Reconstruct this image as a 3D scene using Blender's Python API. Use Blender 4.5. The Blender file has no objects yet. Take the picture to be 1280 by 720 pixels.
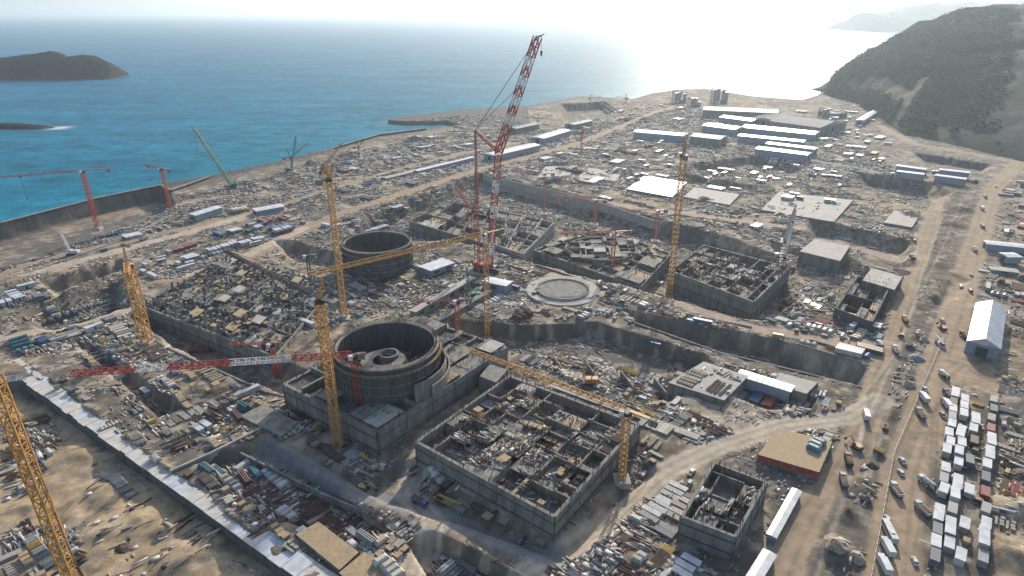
import bpy, math, random
import numpy as np
from mathutils import Vector, Matrix

R = math.radians
rnd = random.Random(7)
rng = np.random.default_rng(11)
scene = bpy.context.scene
COL = scene.collection

# ------------------------------------------------------------------ camera
F = 800.0                         # focal length in 1280-wide pixels
CAM_H = 160.0
PITCH = math.atan(345.0 / F)
cam_data = bpy.data.cameras.new("camera")
cam_data.sensor_width = 36.0
cam_data.lens = F / 1280 * 36.0
cam_data.clip_start = 1.0
cam_data.clip_end = 200000.0
cam = bpy.data.objects.new("camera", cam_data)
COL.objects.link(cam)
cam.location = (0, 0, CAM_H)
cam.rotation_euler = (R(90) - PITCH, 0, 0)
scene.camera = cam

# ------------------------------------------------------------------ sky, sun, exposure
SUN_AZ, SUN_EL = 19.5, 24.0       # degrees clockwise from +Y, above the horizon
world = bpy.data.worlds.new("World")
scene.world = world
world.use_nodes = True
wn = world.node_tree
for n in list(wn.nodes):
    wn.nodes.remove(n)
sky = wn.nodes.new("ShaderNodeTexSky")
sky.sky_type = 'NISHITA'
sky.sun_disc = False
sky.sun_elevation = R(SUN_EL)
sky.sun_rotation = R(SUN_AZ)
sky.air_density = 1.0
sky.dust_density = 2.0
sky.ozone_density = 1.0
bg = wn.nodes.new("ShaderNodeBackground")
bg.inputs[1].default_value = 0.15
wo = wn.nodes.new("ShaderNodeOutputWorld")
wn.links.new(sky.outputs[0], bg.inputs[0])
wn.links.new(bg.outputs[0], wo.inputs[0])
sd = bpy.data.lights.new("sun", 'SUN')
sd.energy = 4.2
sd.angle = R(0.6)
sd.color = (1.0, 0.91, 0.77)
sun = bpy.data.objects.new("sun", sd)
COL.objects.link(sun)
sdir = Vector((math.sin(R(SUN_AZ)) * math.cos(R(SUN_EL)), math.cos(R(SUN_AZ)) * math.cos(R(SUN_EL)), math.sin(R(SUN_EL))))
sun.rotation_euler = sdir.to_track_quat('Z', 'Y').to_euler()
sun.location = (0, 0, 300)
vs = scene.view_settings
scene.display_settings.display_device = 'sRGB'
vs.view_transform = 'Standard'
vs.look = 'None'
vs.exposure = 0.5
vs.gamma = 1.0
vs.use_curve_mapping = False
cy = scene.cycles
cy.use_denoising = True
cy.max_bounces = 5
cy.diffuse_bounces = 2
cy.glossy_bounces = 2
cy.transmission_bounces = 1
cy.volume_bounces = 0
cy.transparent_max_bounces = 4
cy.sample_clamp_indirect = 5.0
cy.caustics_reflective = False
cy.caustics_refractive = False

# ------------------------------------------------------------------ maps between the lens and the ground
cP, sP = math.cos(PITCH), math.sin(PITCH)
def G(px, py, z=0.0):
    u = (px - 640) / F; v = -(py - 360) / F
    dy = cP + v * sP; dz = -sP + v * cP
    t = (z - CAM_H) / dz
    return (u * t, dy * t)
def pix(x, y, z):
    d = y * cP - (z - CAM_H) * sP; up = y * sP + (z - CAM_H) * cP
    return (640 + F * x / d, 360 - F * up / d)
def z_for(x, y, py):              # height at (x, y) that is seen on picture row py
    v = -(py - 360) / F
    dy = cP + v * sP; dz = -sP + v * cP
    return CAM_H + dz * y / dy

# ------------------------------------------------------------------ numpy noise and distance helpers
def _hash(ix, iy, seed):
    h = (ix.astype(np.int64) * 374761393 + iy.astype(np.int64) * 668265263 + seed * 982451653) & 0x7fffffff
    h = (h ^ (h >> 13)) * 1274126177 & 0x7fffffff
    return ((h ^ (h >> 16)) & 0xffff) / 65535.0
def vnoise(x, y, scale, seed=0):
    x = np.asarray(x, float) / scale; y = np.asarray(y, float) / scale
    ix = np.floor(x); iy = np.floor(y); fx = x - ix; fy = y - iy
    fx = fx * fx * (3 - 2 * fx); fy = fy * fy * (3 - 2 * fy)
    a = _hash(ix, iy, seed); b = _hash(ix + 1, iy, seed); c = _hash(ix, iy + 1, seed); d = _hash(ix + 1, iy + 1, seed)
    return (a * (1 - fx) + b * fx) * (1 - fy) + (c * (1 - fx) + d * fx) * fy
def fbm(x, y, scale, seed=0, octs=4):
    s = 0; a = 0.5; t = 0
    for k in range(octs):
        s = s + a * vnoise(x, y, scale / 2 ** k, seed + k * 17); t += a; a *= 0.5
    return s / t
def sstep(t):
    t = np.clip(t, 0, 1)
    return t * t * (3 - 2 * t)
def seg_dist(X, Y, a, b):
    ax, ay = a; bx, by = b
    dx, dy = bx - ax, by - ay
    L = dx * dx + dy * dy + 1e-9
    t = np.clip(((X - ax) * dx + (Y - ay) * dy) / L, 0, 1)
    return np.hypot(X - ax - t * dx, Y - ay - t * dy)
def line_dist(X, Y, pts):
    d = None
    for a, b in zip(pts[:-1], pts[1:]):
        e = seg_dist(X, Y, a, b)
        d = e if d is None else np.minimum(d, e)
    return d
def inside(X, Y, poly):
    c = np.zeros(np.shape(X), bool)
    n = len(poly)
    for i in range(n):
        x1, y1 = poly[i]; x2, y2 = poly[(i + 1) % n]
        if y1 == y2: continue
        cond = ((y1 > Y) != (y2 > Y)) & (X < (x2 - x1) * (Y - y1) / (y2 - y1) + x1)
        c ^= cond
    return c
def sdf(X, Y, poly, far=80.0):    # positive inside
    xs = [p[0] for p in poly]; ys = [p[1] for p in poly]
    out = np.full(np.shape(X), -far, float)
    m = (X > min(xs) - far) & (X < max(xs) + far) & (Y > min(ys) - far) & (Y < max(ys) + far)
    if not m.any(): return out
    x = X[m]; y = Y[m]
    d = line_dist(x, y, list(poly) + [poly[0]])
    out[m] = np.where(inside(x, y, poly), d, -d)
    return out

# ------------------------------------------------------------------ terrain
SEA_Z = -5.0
coast_px = [(0, 288), (60, 272), (120, 256), (200, 239), (262, 227), (330, 213), (400, 195), (470, 174), (530, 166), (573, 160),
            (556, 156), (505, 156.5), (484, 155), (484, 152.5), (520, 147.5), (548, 144), (600, 139), (655, 136), (690, 130), (728, 123), (790, 127),
            (812, 120), (845, 115), (880, 113), (940, 123), (1000, 128), (1035, 117), (1050, 108)]
coast = [G(x, y, SEA_Z) for x, y in coast_px]
coast_line = [(-760, 120), (-600, 330)] + coast + [(860, 1640), (1300, 1950), (2200, 2250), (5000, 2600)]
land_poly = coast_line + [(5000, -600), (-760, -600)]

def shore(i, d):                   # a point d metres inland of coast point i
    a, b = coast[max(i-1, 0)], coast[i+1]; L = math.hypot(b[0]-a[0], b[1]-a[1])
    return (coast[i][0] + (b[1]-a[1])/L*d, coast[i][1] - (b[0]-a[0])/L*d)
def PX(pts, z=0):
    return [G(x, y, z) for x, y in pts]
# (outline, floor height, width of the slope inside the outline)
pits = [
    ([(-520, 395)] + [shore(i, 7) for i in range(4)] + PX([(213, 244), (218, 258), (150, 292), (60, 322), (-60, 352)], 0), -9, 5),
    (PX([(430, 283), (510, 250), (600, 216), (640, 224), (700, 238), (760, 254), (830, 276), (900, 292), (1000, 330),
         (1000, 400), (940, 402), (800, 362), (745, 350), (640, 322), (610, 312), (560, 300), (512, 302), (440, 292)], 0), -9, 17),
    (PX([(560, 395), (640, 408), (745, 402), (880, 442), (905, 462), (842, 505), (800, 500), (640, 440), (560, 425)], 0), -6, 5),
    (PX([(775, 385), (870, 404), (1000, 432), (1084, 458), (1080, 484), (1000, 466), (900, 442), (790, 404)], 0), -8, 7),
    (PX([(925, 470), (1000, 480), (1032, 494), (1020, 512), (960, 512), (915, 498)], 0), -4, 5),
    (PX([(1010, 272), (1140, 300), (1150, 335), (1100, 330), (1005, 300)], 0), -7, 14),
    (PX([(960, 300), (1060, 322), (1110, 345), (1105, 400), (1040, 395), (985, 370)], 0), -4, 10),
    (PX([(50, 352), (150, 322), (160, 332), (60, 372)], 0), -7, 9),
    (PX([(15, 392), (60, 372), (150, 340), (166, 384), (75, 410), (40, 412)], 0), -7, 16),
    (PX([(342, 300), (362, 300), (430, 318), (420, 336), (360, 326)], 0), -6, 10),
    (PX([(160, 395), (205, 370), (400, 470), (380, 500), (250, 455)], 0), -8, 10),
    (PX([(90, 425), (120, 428), (230, 510), (205, 530)], 0), -4, 4),
    (PX([(-40, 470), (60, 475), (230, 600), (400, 740), (240, 800), (-300, 800), (-300, 520)], 0), -4, 4),
    (PX([(250, 572), (330, 545), (470, 640), (500, 662), (430, 678), (330, 640)], 0), -3.5, 4),
    (PX([(330, 540), (460, 590), (520, 570), (700, 672), (800, 570), (830, 588), (770, 660), (700, 705), (600, 668), (470, 628)], 0), -3, 8),
    (PX([(505, 675), (540, 662), (690, 740), (560, 760)], 0), -5, 3),
    (PX([(700, 130), (755, 127), (775, 138), (745, 152), (705, 148)], 0), -10, 26),
    (PX([(860, 205), (940, 195), (1010, 210), (980, 222), (880, 222)], 0), -6, 16),
    (PX([(1060, 215), (1170, 228), (1190, 240), (1170, 262), (1100, 250)], 0), -8, 20),
    (PX([(1140, 190), (1240, 205), (1235, 216), (1160, 206)], 0), -6, 14),
    (PX([(1190, 340), (1215, 350), (1190, 385), (1160, 380)], 0), -2, 8),
    (PX([(850, 215), (950, 232), (945, 245), (850, 232)], 0), -5, 16),
]
# (px, py, radius m, height m)
mounds = [
    (95, 560, 15, 5), (135, 600, 13, 4), (170, 640, 13, 4.5), (120, 660, 15, 4.5), (230, 690, 15, 5), (190, 600, 8, 3), (60, 590, 9, 3),
    (265, 660, 7, 4), (300, 715, 8, 4), (150, 555, 7, 3), (205, 650, 6, 4), (30, 620, 6, 3),
    (1100, 505, 9, 2), (1120, 520, 10, 2), (1085, 560, 8, 2.5), (1075, 600, 9, 3), (1060, 640, 10, 2.5), (1045, 690, 9, 3),
    (1095, 620, 10, 2), (1120, 470, 9, 2), (1150, 420, 10, 2), (1165, 370, 11, 2), (1175, 330, 12, 3), (1190, 280, 14, 3),
    (1275, 640, 12, 4), (1270, 700, 12, 5), (1200, 262, 16, 4), (1150, 350, 9, 3),
    (640, 152, 30, 2.5), (590, 150, 22, 2), (545, 151, 18, 2), (670, 140, 30, 3), (800, 150, 30, 6), (730, 165, 20, 6),
    (1110, 240, 20, 7), (1140, 270, 15, 6), (1075, 225, 22, 5), (1130, 150, 40, 9), (930, 235, 18, 4),
    (390, 205, 18, 5), (300, 232, 16, 5), (440, 195, 18, 5), (520, 175, 20, 5), (880, 250, 14, 3), (700, 205, 16, 4), (770, 215, 14, 4),
]
chan_a, chan_b = G(14, 462, 0), G(405, 745, 0)
reactor_pad = None

roads_px = [   # (points, width m, colour key)
    ([(-80, 372), (0, 345), (50, 324), (150, 304), (220, 288), (333, 262), (427, 232), (520, 205), (600, 187), (650, 178)], 9, 'tan'),
    ([(40, 341), (157, 311), (317, 268), (360, 262)], 10, 'pale'),
    ([(300, 325), (360, 297), (427, 266), (594, 213), (720, 180), (820, 140), (870, 124)], 13, 'tan'),
    ([(240, 343), (300, 323), (353, 297), (380, 285)], 8, 'pale'),
    ([(-40, 428), (30, 418), (73, 410), (157, 387)], 8, 'pale'),
    ([(940, 800), (1010, 640), (1050, 590), (1078, 540), (1090, 500), (1112, 440), (1132, 380), (1155, 310), (1172, 250)], 10, 'tan'),
    ([(1110, 760), (1128, 600), (1155, 520), (1178, 440), (1200, 370), (1222, 300), (1242, 235), (1275, 203)], 15, 'tan'),
    ([(1100, 500), (1060, 522), (980, 532), (900, 557), (830, 590), (760, 650), (700, 692), (640, 730), (600, 780)], 9, 'pale'),
    ([(330, 557), (400, 592), (480, 622), (560, 644), (640, 678), (690, 692)], 9, 'grey'),
    ([(540, 545), (508, 605), (545, 650), (500, 740)], 8, 'pale'),
    ([(600, 222), (627, 225), (727, 247), (814, 264), (854, 266), (970, 282), (1055, 290), (1150, 320)], 10, 'pink'),
    ([(1100, 157), (1144, 180), (1204, 190), (1270, 203), (1330, 222)], 12, 'tan'),
    ([(960, 190), (1100, 215), (1210, 222), (1240, 225)], 9, 'grey'),
    ([(1160, 220), (1180, 250)], 9, 'tan'),
    ([(870, 124), (930, 150), (1000, 195)], 10, 'tan'),
    ([(1230, 480), (1180, 470), (1200, 455)], 9, 'tan'),
    ([(850, 380), (940, 410), (1060, 430), (1110, 430)], 7, 'pink'),
]
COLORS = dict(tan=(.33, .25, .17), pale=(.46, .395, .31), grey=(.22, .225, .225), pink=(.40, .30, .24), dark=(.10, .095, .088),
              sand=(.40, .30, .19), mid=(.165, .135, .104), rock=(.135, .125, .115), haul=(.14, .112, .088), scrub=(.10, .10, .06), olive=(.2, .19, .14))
roads = [(PX(p), w, c) for p, w, c in roads_px]

def height(X, Y):
    X = np.asarray(X, float); Y = np.asarray(Y, float)
    Z = (fbm(X, Y, 60, 3) - .5) * 2.0 + (fbm(X, Y, 9, 9, 3) - .5) * 2.0
    far = sstep((Y - 150) / 500)
    Z = Z + far * (fbm(X, Y, 120, 21) - .5) * 4
    # raised rough bank in the middle of the two roads
    road = np.zeros(X.shape)
    for pts, w, c in roads:
        xs = [p[0] for p in pts]; ys = [p[1] for p in pts]
        m = (X > min(xs) - 40) & (X < max(xs) + 40) & (Y > min(ys) - 40) & (Y < max(ys) + 40)
        if m.any():
            d = line_dist(X[m], Y[m], pts)
            road[m] = np.maximum(road[m], 1 - sstep((d - w * .5) / 5))
    for px, py, r, h in mounds:
        x, y = G(px, py)
        d = np.hypot(X - x, (Y - y))
        Z = Z + h * np.clip(1 - (d / r) * (0.8 + .5 * vnoise(X, Y, r * .5, 5)), 0, 1) ** 1.2
    Z = Z * (1 - .85 * road)
    sandy = (X < -20) & (Y < 300) & (X < -59 - (Y - 147) * 1.44)
    Z = Z + sandy * ((np.abs(fbm(X, Y, 17, 303, 3) - .5) * -5) + .7)   # graded cuts
    dc = line_dist(X, Y, coast_line)
    ins = inside(X, Y, land_poly)
    dc = np.where(ins, dc, -dc)
    Z = Z * (.12 + .88 * sstep((dc - 4) / 45)) * np.where((X > -260) & (X < 0) & (Y > 985), .3, 1)
    for poly, fz, w in pits:
        w = w * .62; fz = fz * 1.2
        d = sdf(X, Y, poly, 60)
        d = d + (vnoise(X, Y, 9, 31) - .5) * min(w, 8) * .5
        k = sstep(d / w)
        if w > 5:                  # cut benches
            q = np.clip(d / w, 0, 1) * 3; fq = q - np.floor(q); k = np.where(d > 0, .35*k + .65*np.minimum(1, (np.floor(q) + sstep(fq / .5)) / 3), k)
            Z = Z + (vnoise(X, Y, 3.2, 57) - .5) * 1.6 * (k > .02) * (k < .98)
        Z = np.where(k > 0, Z * (1 - .5 * k) + fz * k, Z)
    # sea wall and shore
    ridge = np.exp(-((dc - 6) / 4.5) ** 2) * 3.0
    Z = np.where((X < -225), Z + ridge, Z + ridge * .15)
    k = sstep((dc + 3) / 7)
    Z = Z * k + (-13) * (1 - k)
    Z = np.where(X < -700, Z - 8 * sstep((-700 - X) / 60), Z)
    return Z
def h1(x, y):
    return float(height(np.array([x]), np.array([y]))[0])
def on(px, py):                    # the ground point seen at a picture position
    z = 0.0
    for _ in range(7):
        x, y = G(px, py, z)
        z = .35 * z + .65 * h1(x, y)
    x, y = G(px, py, z)
    return x, y, h1(x, y)

# ------------------------------------------------------------------ materials
MATS = {}
def new_mat(name):
    m = bpy.data.materials.new(name); m.use_nodes = True
    nt = m.node_tree
    b = nt.nodes.get('Principled BSDF')
    MATS[name] = m
    return m, nt, b
def mix_rgb(nt, a, b, fac, mode='MIX'):
    n = nt.nodes.new('ShaderNodeMix'); n.data_type = 'RGBA'; n.blend_type = mode
    for sock, v in ((n.inputs[0], fac), (n.inputs[6], a), (n.inputs[7], b)):
        if hasattr(v, 'links') or hasattr(v, 'is_output'): nt.links.new(v, sock)
        else: sock.default_value = v if not isinstance(v, tuple) else (*v, 1)[:4]
    return n.outputs[2]
def noise(nt, scale, detail=4, coord=None, rough=.6, stretch=None):
    n = nt.nodes.new('ShaderNodeTexNoise'); n.inputs['Scale'].default_value = scale
    n.inputs['Detail'].default_value = detail; n.inputs['Roughness'].default_value = rough
    if coord is not None:
        if stretch:
            mp = nt.nodes.new('ShaderNodeMapping'); mp.inputs['Scale'].default_value = stretch
            nt.links.new(coord, mp.inputs[0]); coord = mp.outputs[0]
        nt.links.new(coord, n.inputs['Vector'])
    return n.outputs[0]
def ramp(nt, fac, lo, hi, c0=(0, 0, 0), c1=(1, 1, 1)):
    r = nt.nodes.new('ShaderNodeValToRGB')
    r.color_ramp.elements[0].position = lo; r.color_ramp.elements[1].position = hi
    r.color_ramp.elements[0].color = (*c0, 1); r.color_ramp.elements[1].color = (*c1, 1)
    nt.links.new(fac, r.inputs[0])
    return r.outputs[0]
def mat(name, color=None, rough=.8, metal=0.0, var=.35, scale=.4, bump=.0, stretch=None, spec=.3, objcolor=False, attr=None):
    if name in MATS: return MATS[name]
    m, nt, b = new_mat(name)
    geo = nt.nodes.new('ShaderNodeNewGeometry').outputs['Position']
    if objcolor:
        base = nt.nodes.new('ShaderNodeObjectInfo').outputs['Color']
    elif attr:
        a = nt.nodes.new('ShaderNodeAttribute'); a.attribute_name = attr; base = a.outputs['Color']
    else:
        base = (*color, 1)
    n1 = noise(nt, scale, 5, geo, .65, stretch)
    v = ramp(nt, n1, .25, .75, (1 - var,) * 3, (1 + var * .5,) * 3)
    c = mix_rgb(nt, base, v, 1.0, 'MULTIPLY')
    nt.links.new(c, b.inputs['Base Color'])
    b.inputs['Roughness'].default_value = rough
    b.inputs['Metallic'].default_value = metal
    b.inputs['Specular IOR Level'].default_value = spec
    if bump:
        bp = nt.nodes.new('ShaderNodeBump'); bp.inputs['Strength'].default_value = bump; bp.inputs['Distance'].default_value = .5
        nt.links.new(noise(nt, scale * 4, 4, geo), bp.inputs['Height']); nt.links.new(bp.outputs[0], b.inputs['Normal'])
    return m

PAINT = mat('painted metal', objcolor=True, rough=.55, var=.35, scale=.9, spec=.4)
WORN = mat('worn surface', objcolor=True, rough=.85, var=.5, scale=1.3)
CONC = mat('cast concrete', (.225, .22, .20), .9, var=.6, scale=.3, bump=.4, stretch=(1, 1, .3))
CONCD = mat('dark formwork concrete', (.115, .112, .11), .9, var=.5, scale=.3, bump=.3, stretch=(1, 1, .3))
CONCL = mat('pale concrete', (.37, .35, .32), .85, var=.35, scale=.25)
YEL = mat('crane yellow', (.50, .27, .08), .6, var=.5, scale=1.2)
RED = mat('crane red', (.40, .06, .05), .6, var=.45, scale=1.2)
WHT = mat('white paint', (.6, .59, .58), .5, var=.2, scale=.6)
GRN = mat('crane green', (.05, .20, .13), .55, var=.3, scale=.6)
DRK = mat('dark steel', (.05, .05, .055), .6, var=.4, scale=1)
GLS = mat('window glass', (.03, .04, .05), .12, var=.1, spec=.6)
RUB = mat('rubber', (.02, .02, .02), .85, var=.2)
RUST = mat('rusty steel', (.15, .08, .055), .85, var=.5, scale=1.5)
WOOD = mat('formwork timber', (.36, .27, .17), .85, var=.4, scale=1.0)
ROOFW = mat('white roof sheet', (.50, .52, .55), .45, var=.4, scale=.25, spec=.4)
WALLB = mat('blue grey cladding', (.22, .27, .33), .6, var=.2, scale=.1)
STEELG = mat('galvanised steel', (.33, .34, .35), .45, .5, var=.3, scale=.8)
DEBM = mat('debris', attr='Col', rough=.9, var=.5, scale=1.5)

# ------------------------------------------------------------------ mesh helpers
class MB:
    def __init__(s): s.v = []; s.f = []
    def quadbox(s, base, top):      # base, top: 4 points each, counter-clockwise
        n = len(s.v); s.v += [tuple(p) for p in base] + [tuple(p) for p in top]
        s.f += [(n+3, n+2, n+1, n), (n+4, n+5, n+6, n+7)]
        for i in range(4):
            j = (i + 1) % 4
            s.f.append((n+i, n+j, n+4+j, n+4+i))
    def box(s, cx, cy, z0, sx, sy, h, rot=0.0, tx=1.0, ty=1.0):
        c, sn = math.cos(rot), math.sin(rot)
        def P(x, y, z): return (cx + x*c - y*sn, cy + x*sn + y*c, z)
        a, b = sx/2, sy/2
        s.quadbox([P(-a,-b,z0), P(a,-b,z0), P(a,b,z0), P(-a,b,z0)], [P(-a*tx,-b*ty,z0+h), P(a*tx,-b*ty,z0+h), P(a*tx,b*ty,z0+h), P(-a*tx,b*ty,z0+h)])
    def prism(s, pts, z0, z1):
        n = len(s.v); k = len(pts)
        A = sum(pts[i][0]*pts[(i+1)%k][1] - pts[(i+1)%k][0]*pts[i][1] for i in range(k))
        if A < 0: pts = pts[::-1]
        s.v += [(p[0], p[1], z0) for p in pts] + [(p[0], p[1], z1) for p in pts]
        s.f.append(tuple(range(n+k-1, n-1, -1))); s.f.append(tuple(range(n+k, n+2*k)))
        for i in range(k):
            j = (i+1) % k
            s.f.append((n+i, n+j, n+k+j, n+k+i))
    def beam(s, p0, p1, w, h=None):
        p0 = Vector(p0); p1 = Vector(p1); d = p1 - p0
        if d.length < 1e-6: return
        d.normalize()
        up = Vector((0, 0, 1)) if abs(d.z) < .95 else Vector((1, 0, 0))
        a = d.cross(up).normalized(); b = a.cross(d).normalized()
        h = h or w
        q = [a*(i*w/2) + b*(j*h/2) for i, j in ((-1,-1),(1,-1),(1,1),(-1,1))]
        n = len(s.v); s.v += [tuple(p0+x) for x in q] + [tuple(p1+x) for x in q]
        s.f += [(n+3,n+2,n+1,n),(n+4,n+5,n+6,n+7)]
        for i in range(4):
            j = (i+1) % 4
            s.f.append((n+i,n+j,n+4+j,n+4+i))
    def wall(s, a, b, z0, z1, th):
        s.beam((a[0], a[1], (z0+z1)/2), (b[0], b[1], (z0+z1)/2), th, z1-z0)
    def cyl(s, p0, p1, r0, r1=None, n=10):
        p0 = Vector(p0); p1 = Vector(p1); d = (p1-p0).normalized(); r1 = r0 if r1 is None else r1
        up = Vector((0,0,1)) if abs(d.z) < .95 else Vector((1,0,0))
        a = d.cross(up).normalized(); b = a.cross(d).normalized()
        k = len(s.v)
        for p, r in ((p0, r0), (p1, r1)):
            for i in range(n):
                t = 2*math.pi*i/n
                s.v.append(tuple(p + a*math.cos(t)*r - b*math.sin(t)*r))
        for i in range(n):
            j = (i+1) % n
            s.f.append((k+j, k+i, k+n+i, k+n+j))
        s.f.append(tuple(k+i for i in range(n))); s.f.append(tuple(k+n+i for i in range(n-1,-1,-1)))
    def tube(s, c, r_out, r_in, z0, z1, n=72, a0=0, a1=2*math.pi):
        k = len(s.v); full = abs(a1-a0-2*math.pi) < 1e-6
        m = n if full else n+1
        for i in range(m):
            t = a0 + (a1-a0)*i/n; ct, st = math.cos(t), math.sin(t)
            s.v += [(c[0]+ct*r_out, c[1]+st*r_out, z0), (c[0]+ct*r_out, c[1]+st*r_out, z1),
                    (c[0]+ct*r_in, c[1]+st*r_in, z1), (c[0]+ct*r_in, c[1]+st*r_in, z0)]
        for i in range(n):
            a = k+4*i; b = k+4*((i+1) % m)
            for q in range(4):
                w = (q+1) % 4
                s.f.append((a+q, b+q, b+w, a+w))
        if not full:
            s.f.append((k, k+1, k+2, k+3)); e = k+4*n; s.f.append((e+3, e+2, e+1, e))
    def lattice(s, p0, p1, w, step, th, w1=None, tri=False):
        p0 = Vector(p0); p1 = Vector(p1); D = p1-p0; L = D.length; d = D/L; w1 = w if w1 is None else w1
        up = Vector((0,0,1)) if abs(d.z) < .95 else Vector((0,1,0))
        a = d.cross(up).normalized(); b = a.cross(d).normalized()
        if tri: cs = [(-1,-1),(1,-1),(0,1)]
        else: cs = [(-1,-1),(1,-1),(1,1),(-1,1)]
        def P(t, i):
            ww = (w + (w1-w)*t)/2
            return p0 + d*(L*t) + a*cs[i][0]*ww + b*cs[i][1]*ww
        n = max(1, round(L/step)); m = len(cs)
        for i in range(m): s.beam(P(0,i), P(1,i), th)
        for q in range(n):
            t0, t1 = q/n, (q+1)/n
            for i in range(m):
                j = (i+1) % m
                s.beam(P(t0,i), P(t0,j), th*.7)
                if (q+i) % 2: s.beam(P(t0,i), P(t1,j), th*.7)
                else: s.beam(P(t0,j), P(t1,i), th*.7)
    def build(s, name, m, parent=None, tag=None, color=None):
        me = bpy.data.meshes.new(name)
        me.from_pydata(s.v, [], s.f)
        me.materials.append(m)
        o = bpy.data.objects.new(name, me); COL.objects.link(o)
        if parent is not None: o.parent = parent
        if color: o.color = (*color, 1)
        return o

def tag(o, label=None, cat=None, group=None, kind=None):
    if label: o['label'] = label
    if cat: o['category'] = cat
    if group: o['group'] = group
    if kind: o['kind'] = kind
    return o
def empty(name, loc=(0, 0, 0), rz=0.0):
    o = bpy.data.objects.new(name, None); COL.objects.link(o)
    o.location = loc; o.rotation_euler = (0, 0, rz); o.empty_display_size = .1
    return o
def rel(o, mb_or_pts):             # shift world coordinates into the frame of an unrotated empty
    L = o.location
    mb_or_pts.v = [(v[0]-L[0], v[1]-L[1], v[2]-L[2]) for v in mb_or_pts.v]
    return mb_or_pts
def grid_mesh(name, X, Y, Z, m, keep=None, cols=None):
    ny, nx = X.shape
    idx = np.arange(ny*nx).reshape(ny, nx)
    q = np.stack([idx[:-1,:-1], idx[:-1,1:], idx[1:,1:], idx[1:,:-1]], -1).reshape(-1, 4)
    if keep is not None: q = q[keep.reshape(-1)]
    used = np.unique(q); remap = np.full(ny*nx, -1, np.int64); remap[used] = np.arange(len(used))
    q = remap[q]
    V = np.stack([X.ravel()[used], Y.ravel()[used], Z.ravel()[used]], -1)
    me = bpy.data.meshes.new(name)
    me.vertices.add(len(V)); me.vertices.foreach_set('co', V.astype(np.float32).ravel())
    me.loops.add(len(q)*4); me.loops.foreach_set('vertex_index', q.astype(np.int32).ravel())
    me.polygons.add(len(q)); me.polygons.foreach_set('loop_start', (np.arange(len(q))*4).astype(np.int32))
    me.polygons.foreach_set('use_smooth', np.ones(len(q), bool))
    me.update(calc_edges=True)
    if cols is not None:
        a = me.color_attributes.new('Col', 'FLOAT_COLOR', 'POINT')
        C = np.concatenate([cols.reshape(-1, 3)[used], np.ones((len(used), 1))], 1)
        a.data.foreach_set('color', C.astype(np.float32).ravel())
    me.materials.append(m)
    o = bpy.data.objects.new(name, me); COL.objects.link(o)
    return o
def axis(*spans):                  # (start, stop, step0, step1) with a step that grows evenly
    out = []
    for a, b, s0, s1 in spans:
        x = a
        while x < b:
            out.append(x); x += s0 + (s1-s0)*(x-a)/(b-a)
    out.append(spans[-1][1])
    return np.array(out)

# ------------------------------------------------------------------ ground and roads
gx = axis((-1000, -420, 14, 3), (-420, -200, 2.2, 1.3), (-200, 250, 1.1, 1.1), (250, 700, 1.5, 4), (700, 5000, 5, 120))
gy = axis((-600, 130, 60, 2), (130, 300, 1.0, 1.3), (300, 600, 1.4, 2.6), (600, 1500, 2.8, 6), (1500, 2700, 8, 60))
GX, GY = np.meshgrid(gx, gy)
GZ = height(GX, GY)
wob = (fbm(GX, GY, 30, 41) - .5) * 14
C = np.zeros(GX.shape + (3,))
def setc(mask, key):
    k = np.clip(mask, 0, 1)[..., None]
    C[:] = C * (1-k) + np.array(COLORS[key]) * k
C[:] = COLORS['mid']
setc(sstep((fbm(GX, GY, 70, 51) - .45) / .12) * .7, 'tan')
setc(sstep((fbm(GX, GY, 45, 61) - .52) / .08) * .6, 'rock')
setc(sstep((fbm(GX, GY, 14, 71, 3) - .56) / .1) * .5, 'pale')
setc(sstep((fbm(GX, GY, 11, 81, 3) - .58) / .1) * .6, 'dark')
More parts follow.
